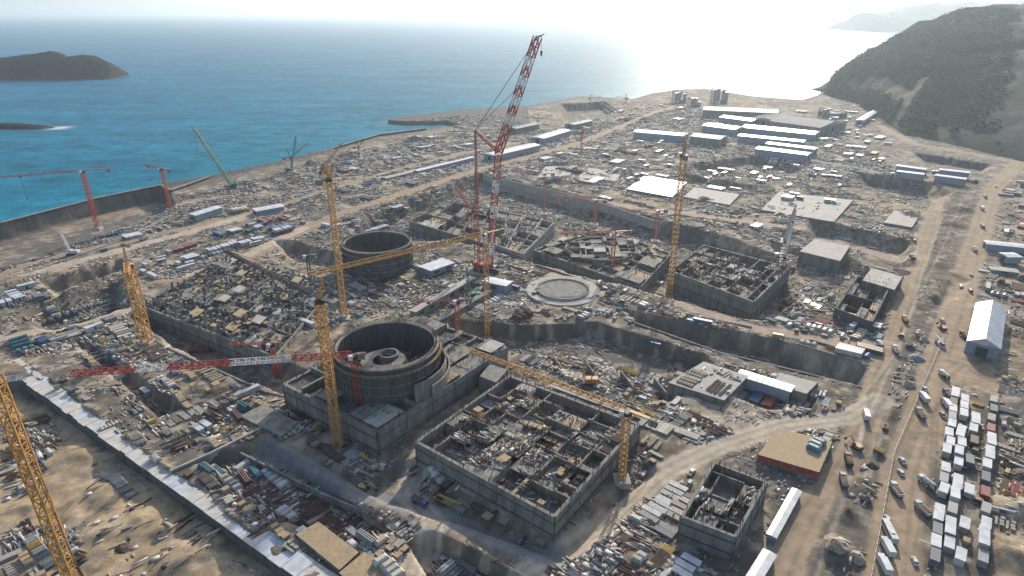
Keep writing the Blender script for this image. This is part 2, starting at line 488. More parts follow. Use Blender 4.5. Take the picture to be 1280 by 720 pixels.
patches = [
    (PX([(-40, 500), (80, 500), (220, 600), (330, 700), (380, 800), (-300, 800)], -5), 'sand', .97),
    (PX([(990, 760), (1050, 620), (1098, 500), (1118, 430), (1140, 350), (1165, 240), (1205, 225), (1215, 280), (1190, 360), (1160, 430), (1140, 520), (1115, 600), (1090, 760)]), 'haul', .85),
    (PX([(1085, 560), (1110, 470), (1170, 400), (1150, 480), (1100, 620), (1080, 760), (990, 760)]), 'rock', .25),
    (PX([(1120, 600), (1160, 500), (1230, 380), (1290, 440), (1290, 500), (1230, 500), (1160, 560), (1150, 760), (1110, 760)]), 'tan', .6),
    (PX([(1240, 600), (1300, 580), (1300, 760), (1230, 760)]), 'sand', .55),
    (PX([(0, 300), (200, 244), (216, 262), (60, 330), (0, 345)]), 'rock', .9),
    (PX([(430, 285), (510, 250), (600, 216), (700, 240), (830, 278), (800, 290), (600, 250), (520, 290)]), 'dark', .95),  # shade on the far pit's back slope, painted into the earth colour
    (PX([(560, 395), (745, 402), (880, 442), (860, 470), (640, 425)]), 'dark', .85),  # back wall of the middle pit darkened to paint in its shade
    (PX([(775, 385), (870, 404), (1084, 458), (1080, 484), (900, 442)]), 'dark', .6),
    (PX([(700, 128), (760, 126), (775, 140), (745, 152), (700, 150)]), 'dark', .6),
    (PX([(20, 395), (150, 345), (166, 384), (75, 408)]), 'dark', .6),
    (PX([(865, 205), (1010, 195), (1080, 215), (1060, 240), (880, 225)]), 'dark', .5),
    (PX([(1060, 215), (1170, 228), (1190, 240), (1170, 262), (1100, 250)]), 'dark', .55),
    (PX([(1120, 200), (1240, 216), (1180, 235), (1060, 215)]), 'rock', .5),
    (PX([(1130, 190), (1280, 215), (1290, 160), (1190, 150)]), 'rock', .5),
    (PX([(1000, 400), (1110, 420), (1095, 470), (1000, 440)]), 'pale', .4),
    (PX([(1080, 235), (1130, 230), (1150, 265), (1080, 268)]), 'tan', .8),
    (PX([(640, 330), (760, 350), (760, 385), (640, 385)]), 'pale', .5),
    (PX([(800, 455), (880, 470), (1040, 500), (1080, 520), (900, 545), (800, 500)]), 'pale', .4),
]
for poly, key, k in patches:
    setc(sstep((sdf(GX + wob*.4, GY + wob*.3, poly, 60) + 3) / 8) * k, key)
roadm = np.zeros(GX.shape)
for pts, w, key in roads:
    d = line_dist(GX + wob*.12, GY + wob*.1, pts)
    k = 1 - sstep((d - w*.42) / 3.0)
    setc(k * (.75 + .25*vnoise(GX, GY, 6, 91)), key)
    roadm = np.maximum(roadm, 1 - sstep((d - w*.5) / .5))
    rut = np.exp(-((d - w*.22) / .7) ** 2)
    setc(rut * k * .35, 'dark')
fr_ = (fbm(GX, GY, 4.5, 131, 3) - .5)
for key_, th_, am_ in (('dark', .10, .55), ('pale', .12, .5)):
    setc(sstep((fr_ * (1 if key_ == 'dark' else -1) - th_) / .06) * am_ * (1 - roadm), key_)
# criss-cross wheel tracks on the wide earth bank between the two right-hand roads
for a, b in [((1010, 740), (1120, 430)), ((1030, 740), (1150, 400)), ((1060, 740), (1160, 380)), ((1095, 520), (1190, 250)), ((1120, 450), (1178, 270)),
             ((1080, 600), (1150, 430)), ((1130, 400), (1200, 250)), ((1075, 560), (1120, 440)), ((1040, 640), (1100, 540)), ((1180, 700), (1150, 560)), ((1140, 700), (1165, 520)),
             ((1200, 480), (1120, 600)), ((1180, 450), (1230, 470)), ((560, 720), (600, 660)), ((820, 610), (700, 720))]:
    pa, pb = G(*a), G(*b); mid = ((pa[0]+pb[0])/2 + rnd.uniform(-8, 8), (pa[1]+pb[1])/2)
    for off in (0, 1.9):
        d = line_dist(GX + wob*.3, GY + wob*.2, [(pa[0]+off, pa[1]), (mid[0]+off, mid[1]), (pb[0]+off, pb[1])])
        setc((1 - sstep((d - .3) / .7)) * .38, 'dark' if rnd.random() < .6 else 'pale')
dc = line_dist(GX, GY, coast_line)
setc(np.exp(-(dc/20)**2) * .9, 'rock')
setc(np.exp(-(dc/9)**2) * .9, 'dark')
setc((GX > G(480, 150)[0]) * (GX < G(660, 140)[0]) * (GY > 985) * .95, 'dark')
setc(sstep((GX - 520) / 80) * sstep((GY - (1020 - .0*GX)) / 60) * .0, 'scrub')
C *= (.82 + .36*vnoise(GX, GY, 3.0, 101))[..., None]
GROUND = mat('earth and gravel', attr='Col', rough=.95, var=.32, scale=.55, bump=.5, spec=.15)
ROADM = mat('compacted dirt road', attr='Col', rough=.92, var=.26, scale=.35, bump=.2, spec=.15)
cell = (roadm[:-1,:-1] + roadm[1:,1:] + roadm[:-1,1:] + roadm[1:,:-1]) / 4 > .5
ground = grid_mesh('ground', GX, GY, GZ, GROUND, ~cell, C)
tag(ground, 'bare tan and grey earth of the construction site with pits and banks', kind='structure')
road = grid_mesh('dirt_road', GX, GY, GZ, ROADM, cell, C)
tag(road, 'pale compacted dirt roads winding between the pits', kind='structure')

# ------------------------------------------------------------------ sea
sx = axis((-60000, -1200, 9000, 60), (-1200, -50, 8, 8), (-50, 900, 16, 16), (900, 60000, 60, 9000))
sy = axis((100, 1000, 8, 10), (1000, 1700, 14, 20), (1700, 60000, 40, 9000))
SX, SY = np.meshgrid(sx, sy)
dcs = line_dist(SX, SY, coast_line)
SC = np.zeros(SX.shape + (3,)); k = np.exp(-dcs / 90.0)[..., None]
k2 = np.exp(-dcs / 700.0)[..., None]
SC[:] = np.array((.004, .125, .22)); SC = SC*(1-k2*.6) + np.array((.005, .145, .225))*k2*.6; SC = SC*(1-k*.2) + np.array((.02, .26, .30))*k*.2
k3 = np.exp(-dcs / 5.0)[..., None]; SC = SC*(1-k3*.5) + np.array((.4, .45, .42))*k3*.5
m, nt, b = new_mat('sea water')
geo = nt.nodes.new('ShaderNodeNewGeometry').outputs['Position']
a = nt.nodes.new('ShaderNodeAttribute'); a.attribute_name = 'Col'
swell = noise(nt, .006, 3, geo, .6, (.5, 1.6, 1))
cc = mix_rgb(nt, a.outputs['Color'], ramp(nt, swell, .3, .7, (.75,)*3, (1.22,)*3), 1.0, 'MULTIPLY')
chop = noise(nt, .045, 6, geo, .8, (.75, 1.1, 1))
cc = mix_rgb(nt, cc, ramp(nt, chop, .36, .64, (.62,)*3, (1.42,)*3), 1.0, 'MULTIPLY')
foam = ramp(nt, noise(nt, .05, 6, geo, .7, (.35, 1.2, 1)), .71, .76)
cc = mix_rgb(nt, cc, (.6, .65, .66, 1), foam)
bp = nt.nodes.new('ShaderNodeBump'); bp.inputs['Strength'].default_value = .7; bp.inputs['Distance'].default_value = 2.2
nt.links.new(noise(nt, .09, 6, geo, .7, (.8, 1.2, 1)), bp.inputs['Height'])
nt.nodes.remove(b)
df = nt.nodes.new('ShaderNodeBsdfDiffuse'); gl = nt.nodes.new('ShaderNodeBsdfGlossy'); fr = nt.nodes.new('ShaderNodeFresnel'); ms = nt.nodes.new('ShaderNodeMixShader')
mr = nt.nodes.new('ShaderNodeMapRange'); mr.inputs['To Min'].default_value = 0.0; mr.inputs['To Max'].default_value = .17
fr.inputs['IOR'].default_value = 1.33; gl.inputs['Roughness'].default_value = .33
nt.links.new(cc, df.inputs['Color']); nt.links.new(bp.outputs[0], gl.inputs['Normal']); nt.links.new(fr.outputs[0], mr.inputs['Value'])
nt.links.new(mr.outputs[0], ms.inputs[0]); nt.links.new(df.outputs[0], ms.inputs[1]); nt.links.new(gl.outputs[0], ms.inputs[2])
nt.links.new(ms.outputs[0], nt.nodes['Material Output'].inputs['Surface'])
tx, ty = G(73, 160, SEA_Z); kt = np.exp(-((SX-tx)/14)**2 - ((SY-ty)/14)**2)[..., None]; SC[:] = SC*(1-kt) + .6*kt
dry = inside(SX, SY, land_poly) & (dcs > 5)
kp = ~(dry[:-1,:-1] & dry[1:,1:] & dry[:-1,1:] & dry[1:,:-1])
wet = inside(SX, SY, pits[0][0]); kp &= ~(wet[:-1,:-1] | wet[1:,1:] | wet[:-1,1:] | wet[1:,:-1])
sea = grid_mesh('sea', SX, SY, np.full(SX.shape, SEA_Z), m, kp, SC)
tag(sea, 'open blue green sea glittering under the sun', kind='structure')

# ------------------------------------------------------------------ hills, islands
def loft_hill(name, label, foot, ridge, back, m, nu, nv, rough=10, seed=1, colf=None, kind='structure', z0=-7, shape=1.0):
    def ip(pts, s):
        t = np.linspace(0, 1, len(pts)); P = np.array(pts, float)
        return np.stack([np.interp(s, t, P[:, i]) for i in range(P.shape[1])], -1)
    s = np.linspace(0, 1, nu); A = ip(foot, s); B = ip(ridge, s); D = ip(back, s)
    T = np.linspace(0, 2, nv)
    X = np.zeros((nv, nu)); Y = X.copy(); Z = X.copy()
    for j, t in enumerate(T):
        if t <= 1: p = A + (B[:, :2] - A)*t; hh = t
        else: p = B[:, :2] + (D - B[:, :2])*(t-1); hh = 2-t
        X[j] = p[:, 0]; Y[j] = p[:, 1]
        Z[j] = z0 + (B[:, 2]-z0)*(math.sin(hh*math.pi/2)**shape)
    env = np.clip(np.minimum(T, 2-T)[:, None]*2.5, 0, 1) * np.clip((B[:, 2]-z0)/60, .1, 1)[None, :]
    near = 1 - .75*np.exp(-((T-1)/.12)**2)[:, None]
    Z = Z + ((fbm(X, Y, 230, seed)-.5)*rough*2.6 + (fbm(X, Y, 60, seed+5)-.5)*rough*1.5 + (vnoise(X, Y, 14, seed+9)-.5)*rough*.35) * env * near
    cols = colf(X, Y, Z) if colf else None
    o = grid_mesh(name, X, Y, Z, m, None, cols)
    tag(o, label, kind=kind)
    return o, X, Y, Z
HILLM = mat('scrub covered hillside', attr='Col', rough=.95, var=.45, scale=.06, bump=.6, spec=.1)
def hillcol(X, Y, Z):
    c = np.zeros(X.shape + (3,)); c[:] = (.044, .055, .038)
    k = sstep((fbm(X, Y, 90, 7)-.5)/.12)[..., None]; c = c*(1-k*.6) + np.array((.045, .058, .036))*k*.6
    k = sstep((fbm(X, Y, 35, 17)-.6)/.08)[..., None]; c = c*(1-k*.35) + np.array((.12, .11, .085))*k*.25
    for pts, w in HILLTRACKS:
        d = line_dist(X, Y, pts); k = (1-sstep((d-w)/5))[..., None]; c = c*(1-k*.45) + np.array((.25, .19, .14))*k*.35
    k = (sdf(X, Y, QUARRY, 100)+6)/14; k = sstep(k)[..., None]; c = c*(1-k*.85) + np.array((.07, .078, .075))*k*.6
    return c
HILLTRACKS = [([G(1110, 160), G(1128, 147, 8), G(1146, 130, 20)], 4), ([G(1184, 130, 45), G(1192, 142, 38), G(1202, 155, 30)], 2.2),
              ([G(1060, 118, 5), G(1100, 128, 10), G(1130, 140, 12)], 6)]
QUARRY = PX([(1165, 190), (1180, 166), (1300, 155), (1420, 200), (1420, 250), (1285, 203)], 12)
def at_depth(px, py, y):           # point at world distance y seen at (px, py)
    z = z_for(0, y, py); d = y*cP - (z-CAM_H)*sP
    return ((px-640)/F*d, y, z)
ridge = [at_depth(1040, 113, 1470), at_depth(1052, 92, 1480), at_depth(1078, 72, 1500), at_depth(1130, 48, 1560), at_depth(1200, 17, 1640),
         at_depth(1240, 7, 1700), at_depth(1285, 4, 1740), (1500, 1850, 200), (2300, 2000, 240), (3600, 2100, 260)]
foot = [G(1032, 119, -3), G(1048, 124), G(1075, 130), G(1100, 150), G(1130, 170), G(1190, 184), G(1290, 206), (960, 640), (1500, 500), (3200, 300)]
back = [(690, 1560), (760, 1590), (860, 1650), (960, 1760), (1100, 1880), (1250, 2000), (1400, 2100), (1700, 2250), (2600, 2500), (4200, 2700)]
hill, HX, HY, HZ = loft_hill('hill', 'dark scrub covered headland falling to the sea behind the site', foot, ridge, back, HILLM, 420, 220, 17, 5, hillcol, shape=.85)

def rock_isle(name, label, sil, y, depth, cat_kind, mt):
    pts = [at_depth(px, py, y) for px, py in sil]
    f = [(p[0], y-depth) for p in pts]; bk = [(p[0], y+depth) for p in pts]
    f[0] = bk[0] = (pts[0][0]-5, y); f[-1] = bk[-1] = (pts[-1][0]+3, y)
    o, *_ = loft_hill(name, label, f, pts, bk, mt, 160, 60, 12, 33, hillcol2, kind='structure', z0=SEA_Z-4, shape=.7)
    return o
def hillcol2(X, Y, Z):
    c = np.zeros(X.shape + (3,)); c[:] = (.022, .028, .02)
    k = sstep((fbm(X, Y, 40, 27)-.5)/.1)[..., None]; c = c*(1-k*.5) + np.array((.05, .05, .04))*k*.5
    k = (1-sstep((Z-SEA_Z-1)/3))[..., None]; c = c*(1-k*.6) + np.array((.10, .095, .085))*k*.6
    return c
rock_isle('island', 'dark wooded island with two humps out at sea', [(-160, 80), (-60, 74), (0, 72), (30, 69), (62, 63), (72, 65), (82, 71), (100, 68), (118, 69), (135, 77), (146, 86), (152, 97)], 1840, 60, 'island', HILLM)
rock_isle('islet', 'low bare rock islet with surf at its tip', [(-120, 150), (-40, 155), (0, 155), (40, 156), (58, 157), (70, 160)], 1010, 22, 'islet', HILLM)
far = [at_depth(1085, 17, 6500), at_depth(1110, 13, 6500), at_depth(1140, 8, 6500), at_depth(1165, 4, 6500), at_depth(1185, 5, 6500), at_depth(1210, 1, 6500), at_depth(1250, 3, 6500), at_depth(1300, -2, 6500), at_depth(1500, -4, 6500)]
loft_hill('mountains', 'faint far coastal mountains across the bay', [(p[0], 5900) for p in far], far, [(p[0], 7300) for p in far], HILLM, 120, 40, 25, 9, hillcol2)

# ------------------------------------------------------------------ haze
hz = MB(); hz.box(0, 28000, -20, 130000, 62000, 440)
HAZE = bpy.data.materials.new('haze'); HAZE.use_nodes = True
hn = HAZE.node_tree
for n in list(hn.nodes): hn.nodes.remove(n)
ho = hn.nodes.new('ShaderNodeOutputMaterial'); hv = hn.nodes.new('ShaderNodeVolumePrincipled')
hv.inputs['Color'].default_value = (.68, .83, .98, 1)
hv.inputs['Density'].default_value = .000082
hv.inputs['Anisotropy'].default_value = .5
hn.links.new(hv.outputs[0], ho.inputs['Volume'])
haze = hz.build('haze', HAZE); tag(haze, 'thin bluish haze over the site and sea', kind='stuff')

# ================================================================== large concrete works
DECKS = {}
def lerp2(a, b, t): return (a[0]+(b[0]-a[0])*t, a[1]+(b[1]-a[1])*t)
def bil(q, u, v):                  # q: four xy corners, u along q0->q1, v along q0->q3
    return lerp2(lerp2(q[0], q[1], u), lerp2(q[3], q[2], u), v)
def center(q): return (sum(p[0] for p in q)/len(q), sum(p[1] for p in q)/len(q))

def maze(root, q, z_floor, z_top, nu, nv, th, seed, m, keep=.72, low=.35, top_extra=0.0):
    """partition walls of an unfinished basement, each a part of its own"""
    r = random.Random(seed); n = 0
    L = root.location
    us = [0] + sorted((i + r.uniform(-.42, .42)) / nu for i in range(1, nu)) + [1]
    vv = [0] + sorted((i + r.uniform(-.42, .42)) / nv for i in range(1, nv)) + [1]
    def put(a, b):
        nonlocal n
        if n >= 98: return
        mb = MB(); h = z_top - r.uniform(0, low) * (z_top - z_floor) + top_extra * r.random()
        mb.wall(a, b, z_floor, h, th * r.uniform(.7, 1.3)); rel(root, mb).build('partition_wall', m, root); n += 1
    for i in range(1, nu):
        j = 0
        while j < nv:
            k = j + r.choice((1, 1, 2, 3)); k = min(k, nv)
            if r.random() < keep: put(bil(q, us[i], vv[j]), bil(q, us[i], vv[k]))
            j = k
    for j in range(1, nv):
        i = 0
        while i < nu:
            k = min(i + r.choice((1, 1, 2, 3)), nu)
            if r.random() < keep: put(bil(q, us[i], vv[j]), bil(q, us[k], vv[j]))
            i = k
    # floor decks at different levels close some of the cells
    c = 0
    for i in range(nu):
        for j in range(nv):
            if r.random() < .52 and c < 60:
                mb = MB(); z = z_floor + (z_top - z_floor) * r.choice((.3, .6, .8, .93))
                a, b = us[i] + .004, us[i+1] - .004; e, f = vv[j] + .004, vv[j+1] - .004
                mb.prism([bil(q, a, e), bil(q, b, e), bil(q, b, f), bil(q, a, f)], z - .3, z)
                DECKS.setdefault(root.name, []).append(([bil(q, a, e), bil(q, b, e), bil(q, b, f), bil(q, a, f)], z))
                rel(root, mb).build('floor_deck', WOOD if r.random() < .13 else (CONCL if r.random() < .16 else CONC), root); c += 1
    return us, vv
def bars(root, q, z, n, seed, h=2.3, name='starter_bars'):
    n = int(n*1.5)
    """rust brown reinforcement sticking up along the walls"""
    r = random.Random(seed); mb = MB()
    for _ in range(n):
        u, v = r.random(), r.random()
        if r.random() < .5: u = round(u*9)/9 + r.uniform(-.004, .004)
        else: v = round(v*9)/9 + r.uniform(-.004, .004)
        x, y = bil(q, min(max(u, 0), 1), min(max(v, 0), 1))
        mb.beam((x, y, z - .3), (x + r.uniform(-.2, .2), y + r.uniform(-.2, .2), z + h*r.uniform(.5, 1.1)), .22)
    o = rel(root, mb).build(name, RUST, root); tag(o, kind='stuff')
def shell(root, q, z0, z1, th, m=CONC, ledge=True):
    mb = MB()
    for i in range(4): 
        a, b = q[i], q[(i+1) % 4]
        mb.wall(a, b, z0, z1 + .01*i, th)
    wall_mb = mb
    if ledge:
        c = center(q)
        for fz, w in ((.42, .5), (.78, .35)):
            mb = MB(); zz = z0 + (z1-z0)*fz
            for i in range(4):
                a, b = q[i], q[(i+1) % 4]
                e = lambda p: (c[0] + (p[0]-c[0])*(1 + (th*.5+w*.5)/math.hypot(p[0]-c[0], p[1]-c[1])*1.35), c[1] + (p[1]-c[1])*(1 + (th*.5+w*.5)/math.hypot(p[0]-c[0], p[1]-c[1])*1.35))
                mb.wall(e(a), e(b), zz, zz+.35, w)
            rel(root, mb).build('ledge', CONCD, root)
        mb = wall_mb
        for i in range(4):                       # buttress ribs and formwork joints
            a, b = q[i], q[(i+1) % 4]; L = math.hypot(a[0]-b[0], a[1]-b[1]); n = int(L/7.3)
            nx, ny = (b[1]-a[1])/L, -(b[0]-a[0])/L
            if (a[0]-c[0])*nx + (a[1]-c[1])*ny < 0: nx, ny = -nx, -ny
            for j in range(n+1):
                p = lerp2(a, b, j/n); mb.box(p[0]+nx*(th/2+.16), p[1]+ny*(th/2+.16), z0, .34, .3, (z1-z0)*.99, math.atan2(ny, nx))
    rel(root, wall_mb).build('outer_wall', m, root)

def basement(name, label, corners_px, ztop, z0, nu, nv, seed, th=.9, m=CONC, nb=500, low=.35, floor_m=CONCD, floor=None):
    q = [G(px, py, ztop) for px, py in corners_px]
    c = center(q); z0 -= 3 if z0 < -5 else 1.5
    root = empty(name, (c[0], c[1], z0))
    tag(root, label, 'building')
    shell(root, q, z0, ztop, th, m)
    fz = z0 + 1.5 if floor is None else floor
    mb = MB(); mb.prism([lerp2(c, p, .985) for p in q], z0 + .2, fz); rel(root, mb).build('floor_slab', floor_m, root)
    maze(root, q, fz, ztop, nu, nv, th*.6, seed, m, low=low)
    if nb: bars(root, q, ztop, nb, seed)
    return root, q

# auxiliary building in the near middle
AUX, auxq = basement('unfinished_building', 'largest unfinished concrete basement with many roofless rooms, beside the near reactor ring',
                     [(521, 552), (693, 645), (798, 530), (637, 470)], 8.5, -3.5, 9, 8, 5, th=1.3, nb=480, low=.45, floor=4.4)
# long covered corridor strip on its upper side
cs = [bil(auxq, .0, .02), bil(auxq, .17, .02), bil(auxq, .17, .98), bil(auxq, 0, .98)]
# small roofless building
SML, smlq = basement('unfinished_building', 'small tall roofless concrete box building above the site road', [(853, 645), (919, 670), (957, 602), (893, 578)], 10, -1, 4, 5, 8, th=1.0, m=CONC, nb=60, low=.85, floor=3)
B3, b3q = basement('unfinished_building', 'unfinished concrete basement with narrow parallel rooms beside the tall yellow crane', [(838, 338), (942, 377), (986, 334), (880, 306)], 3.0, -9, 10, 7, 12, th=1.2, nb=500, low=.5, floor=-2)
B4, b4q = basement('unfinished_building', 'low unfinished basement of pale walls behind the red boom crane', [(614, 304), (654, 317), (692, 278), (622, 262)], 1.5, -10, 7, 6, 15, th=1.0, m=CONCL, nb=250, low=.3, floor=-2.5)
B5, b5q = basement('unfinished_building', 'low dark foundation raft with shallow walls behind the far ring wall', [(512, 276), (612, 306), (622, 262), (560, 252)], -2, -10, 6, 5, 18, th=.8, m=CONC, nb=250, low=.6)
B6, b6q = basement('unfinished_building', 'dark unfinished building with pale wall tops beside the right service road', [(1045, 385), (1090, 402), (1115, 352), (1072, 345)], 6, -4, 4, 4, 21, th=.9, m=CONCD, nb=80, low=.6)

# ---- reactor platforms and ring walls
def ring_building(label, plat_px, zp, z0, ring_c_px, ring_py_z, Rr, z_ring, core=True, platlabel=None, m=CONC):
    q = [G(px, py, zp) for px, py in plat_px]
    c = center(q); pl = empty('reactor_platform', (c[0], c[1], z0)); tag(pl, platlabel, 'foundation')
    shell(pl, q, z0, zp + 1.0, 1.6, CONC)
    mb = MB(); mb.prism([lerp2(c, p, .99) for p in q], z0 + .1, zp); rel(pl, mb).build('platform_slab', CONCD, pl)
    return q, pl
def ring_wall(label, cx, cy, z0, z1, Rr, th=1.4, arcs=(), m=CONCD, n=96):
    t = empty('ring_wall', (cx, cy, z0)); tag(t, label, 'ring wall')
    def tb(name, r1, r0, a, b, mm, a0=0, a1=2*math.pi, n=n):
        mb = MB(); mb.tube((0, 0), r1, r0, a, b, n, a0, a1); return mb.build(name, mm, t)
    H = z1 - z0
    tb('shell', Rr, Rr-th, 0, H, m)
    tb('rim', Rr+.35, Rr-th-.35, H+.01, H+.6, CONC)
    for k, f in enumerate((.3, .55, .8)): tb('hoop', Rr+.45, Rr+.02, H*f, H*f+.35, CONC)
    mb = MB()
    for i in range(60):
        a = 2*math.pi*i/60; mb.box(math.cos(a)*(Rr+.25), math.sin(a)*(Rr+.25), 0, .5, .35, H*.97, a)
        mb.box(math.cos(a)*(Rr-th-.2), math.sin(a)*(Rr-th-.2), .5, .4, .3, H*.95, a)
    mb.build('vertical_ribs', m, t)
    mb = MB(); mb.tube((0, 0), Rr+1.6, Rr+.5, H*.88, H*.88+.2, n); mb.build('walkway', WOOD, t)
    mb = MB()
    for i in range(180):
        a = 2*math.pi*i/180; mb.beam((math.cos(a)*(Rr+1.5), math.sin(a)*(Rr+1.5), H*.88), (math.cos(a)*(Rr+1.5), math.sin(a)*(Rr+1.5), H*.88+1.3), .12)
        mb.beam((math.cos(a)*(Rr-.7), math.sin(a)*(Rr-.7), H+.5), (math.cos(a)*(Rr-.7), math.sin(a)*(Rr-.7), H+1.6+1.6*rnd.random()), .2)
    mb.build('railing', RUST, t)
    for (r1, th1, a, b, h) in arcs: tb('outer_arc', r1, r1-th1, 0, h, CONC, R(a), R(b), 40)
    return t
zp1 = 10.0
q1, plat1 = ring_building('', [(356, 482), (472, 541), (632, 436), (520, 398)], zp1, -5, None, None, None, None, platlabel='square concrete platform with stepped walls carrying the near reactor ring')
zr1 = 27.0
cx1, cy1 = G(483, 431, zr1)
dep = cy1*cP - (zr1-CAM_H)*sP
R1 = 65.0/F*dep
ring1 = ring_wall('large dark double ring wall with small round core structures inside', cx1, cy1, zp1, zr1, R1, 1.6, arcs=((R1+4.6, .7, -38, 60, 6.5), (R1+3.0, .6, -55, 45, 9.5)))
# core inside the ring
def part_tube(root, name, dx, dy, r1, r0, z0, z1, m, n=40):
    mb = MB(); mb.tube((dx, dy), r1, r0, z0, z1, n); return mb.build(name, m, root)
core = empty('reactor_core_structure', (cx1-1.5, cy1-2, zp1)); tag(core, 'low round concrete core with concentric rings and timber decks inside the near ring wall', 'foundation')
part_tube(core, 'inner_ring', 0, 0, 9.5, 8.6, 0, 9, CONCD); part_tube(core, 'pit_wall', 2, 3, 4.4, 3.5, 0, 12.5, CONC)
for i in range(5): part_tube(core, 'deck_ring', 0, 0, 9.6+.8*i, 4.6+i*1.0, 10.5-1.9*i, 10.8-1.9*i, WOOD if i % 2 else CONC)
mb = MB(); mb.cyl((2, 3, 0), (2, 3, 9), 3.4, n=24); mb.build('pit_fill', CONCD, core)
for k in range(14):
    a = 2*math.pi*k/14; mb = MB(); mb.wall((math.cos(a)*9.8, math.sin(a)*9.8), (math.cos(a)*(14+rnd.random()*2), math.sin(a)*(14+rnd.random()*2)), 0, rnd.uniform(4, 9), .5); mb.build('radial_wall', CONC, core)
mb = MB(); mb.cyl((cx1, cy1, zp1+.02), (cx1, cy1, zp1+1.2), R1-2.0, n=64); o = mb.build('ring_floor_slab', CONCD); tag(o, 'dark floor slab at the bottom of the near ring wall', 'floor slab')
# second ring
zr2 = 17.0
cx2, cy2 = G(471, 303, zr2); dep = cy2*cP - (zr2-CAM_H)*sP; R2 = 42.5/F*dep
ring2 = ring_wall('dark hollow ring wall standing alone among the yards, pale rim', cx2, cy2, -2, zr2, R2, 1.3)
mb = MB(); mb.cyl((cx2, cy2, -1.9), (cx2, cy2, -.4), R2-1.4, n=64); o = mb.build('ring_floor_slab', CONCD); tag(o, 'dark floor slab at the bottom of the standing ring wall', 'floor slab')
# round raft
cx3, cy3 = G(704, 361, 1.5); dep = cy3*cP - (1.5-CAM_H)*sP
t = empty('round_foundation', (cx3, cy3, -.3)); tag(t, 'flat round concrete raft with a pale outer ring and grey middle', 'foundation')
part_tube(t, 'outer_ring', 0, 0, 46/F*dep, 33/F*dep, 0, 1.1, CONCL, 72); part_tube(t, 'kerb_ring', 0, 0, 33.0/F*dep, 31/F*dep, .1, 2.3, CONCL, 72)
mb = MB(); mb.cyl((0, 0, 0), (0, 0, 1.6), 31/F*dep-.01, n=64); mb.build('raft_slab', CONC, t)
mb = MB()
for i in range(90):
    a = 2*math.pi*i/90; mb.beam((math.cos(a)*32/F*dep, math.sin(a)*32/F*dep, 2), (math.cos(a)*32/F*dep, math.sin(a)*32/F*dep, 3.6), .15)
tag(mb.build('starter_bars', RUST, t), kind='stuff')
# fourth reactor platform with a low ring
q4, plat4 = ring_building('', [(668, 314), (800, 360), (838, 318), (745, 284)], -1.0, -10, None, None, None, None, platlabel='low concrete platform in the pit carrying a low half built ring wall')
cx4, cy4 = G(752, 305, 6); dep = cy4*cP - (6-CAM_H)*sP
ring_wall('low half built ring wall in the far pit among red cranes', cx4, cy4, -1, 2.6, 43/F*dep, .9)
c4 = empty('reactor_core_structure', (cx4, cy4, -1)); tag(c4, 'round pit walls inside the low half built ring wall', 'foundation')
part_tube(c4, 'inner_ring', 0, 0, 10, 9, 0, 3, CONC); part_tube(c4, 'pit_wall', 1, 2, 4.4, 3.6, 0, 4, CONC)
maze(c4, [(cx4-24, cy4-22), (cx4+24, cy4-20), (cx4+26, cy4+22), (cx4-22, cy4+20)], -1, 4.5, 8, 7, .7, 77, CONC, keep=.7)
maze(plat1, q1, zp1, zp1+3.5, 8, 7, .9, 31, CONC, keep=.5, low=.6)
bars(plat1, q1, zp1+1, 500, 44)
maze(plat4, q4, -1, 2.5, 8, 7, .9, 32, CONC, keep=.6, low=.6)
bars(plat4, q4, .5, 400, 45)

# ---- turbine hall foundation: a field of columns and formwork
qt = [G(px, py, -1) for px, py in [(178, 388), (345, 452), (420, 362), (285, 325)]]
ct = center(qt); tb_ = empty('turbine_hall_foundation', (ct[0], ct[1], -7)); tag(tb_, 'wide foundation field crowded with tall concrete columns behind the long red jib', 'foundation')
mb = MB(); mb.prism(qt, -7.5, -1.2); rel(tb_, mb).build('foundation_slab', CONC, tb_)
shell(tb_, qt, -9, 2.2, 1.2, CONC)
n = 0; extra = MB()
for i in range(22):
    for j in range(15):
        u, v = (i+.5)/22 + rnd.uniform(-.003, .003), (j+.5)/15 + rnd.uniform(-.004, .004)
        x, y = bil(qt, u, v); h = rnd.choice((3, 5, 5.5, 6, 6))*rnd.uniform(.95, 1.05)
        if (i*15+j) % 4 == 0 and n < 98:
            mb = MB(); mb.box(x, y, -1.2, 1.4, 1.8, h, .7); rel(tb_, mb).build('column', CONCL if rnd.random() < .4 else CONC, tb_)
            if rnd.random() < .5:
                mb = MB(); mb.box(x, y, -1.2+h, .9, 1.3, 1.8, .7); rel(tb_, mb).build('column_bars', RUST, tb_)
            n += 1
        else: extra.box(x, y, -1.2, 1.2, 1.6, h, .7)
maze(tb_, qt, -1.2, 3.2, 10, 7, .8, 61, CONC, keep=.5, low=.4)
tag(rel(tb_, extra).build('columns', CONC, tb_), kind='stuff')
mb = MB()
for i in range(420):
    x, y = bil(qt, rnd.random(), rnd.random()); h = rnd.uniform(3, 7.5)
    mb.beam((x, y, -1), (x, y, h-1), .25); mb.beam((x, y, h-1), (x+rnd.uniform(-4, 4), y+rnd.uniform(-4, 4), h-1), .22)
tag(rel(tb_, mb).build('scaffold_poles', STEELG, tb_), kind='stuff')
for k in range(38):
    u, v = rnd.random()*.9, rnd.random()*.9; a, b, c_, d_ = bil(qt, u, v), bil(qt, u+.06, v), bil(qt, u+.06, v+.09), bil(qt, u, v+.09); z = rnd.uniform(0, 6)
    mb = MB(); mb.prism([a, b, c_, d_], z, z+.3); rel(tb_, mb).build('deck', rnd.choice((WOOD, CONCL, CONC)), tb_)

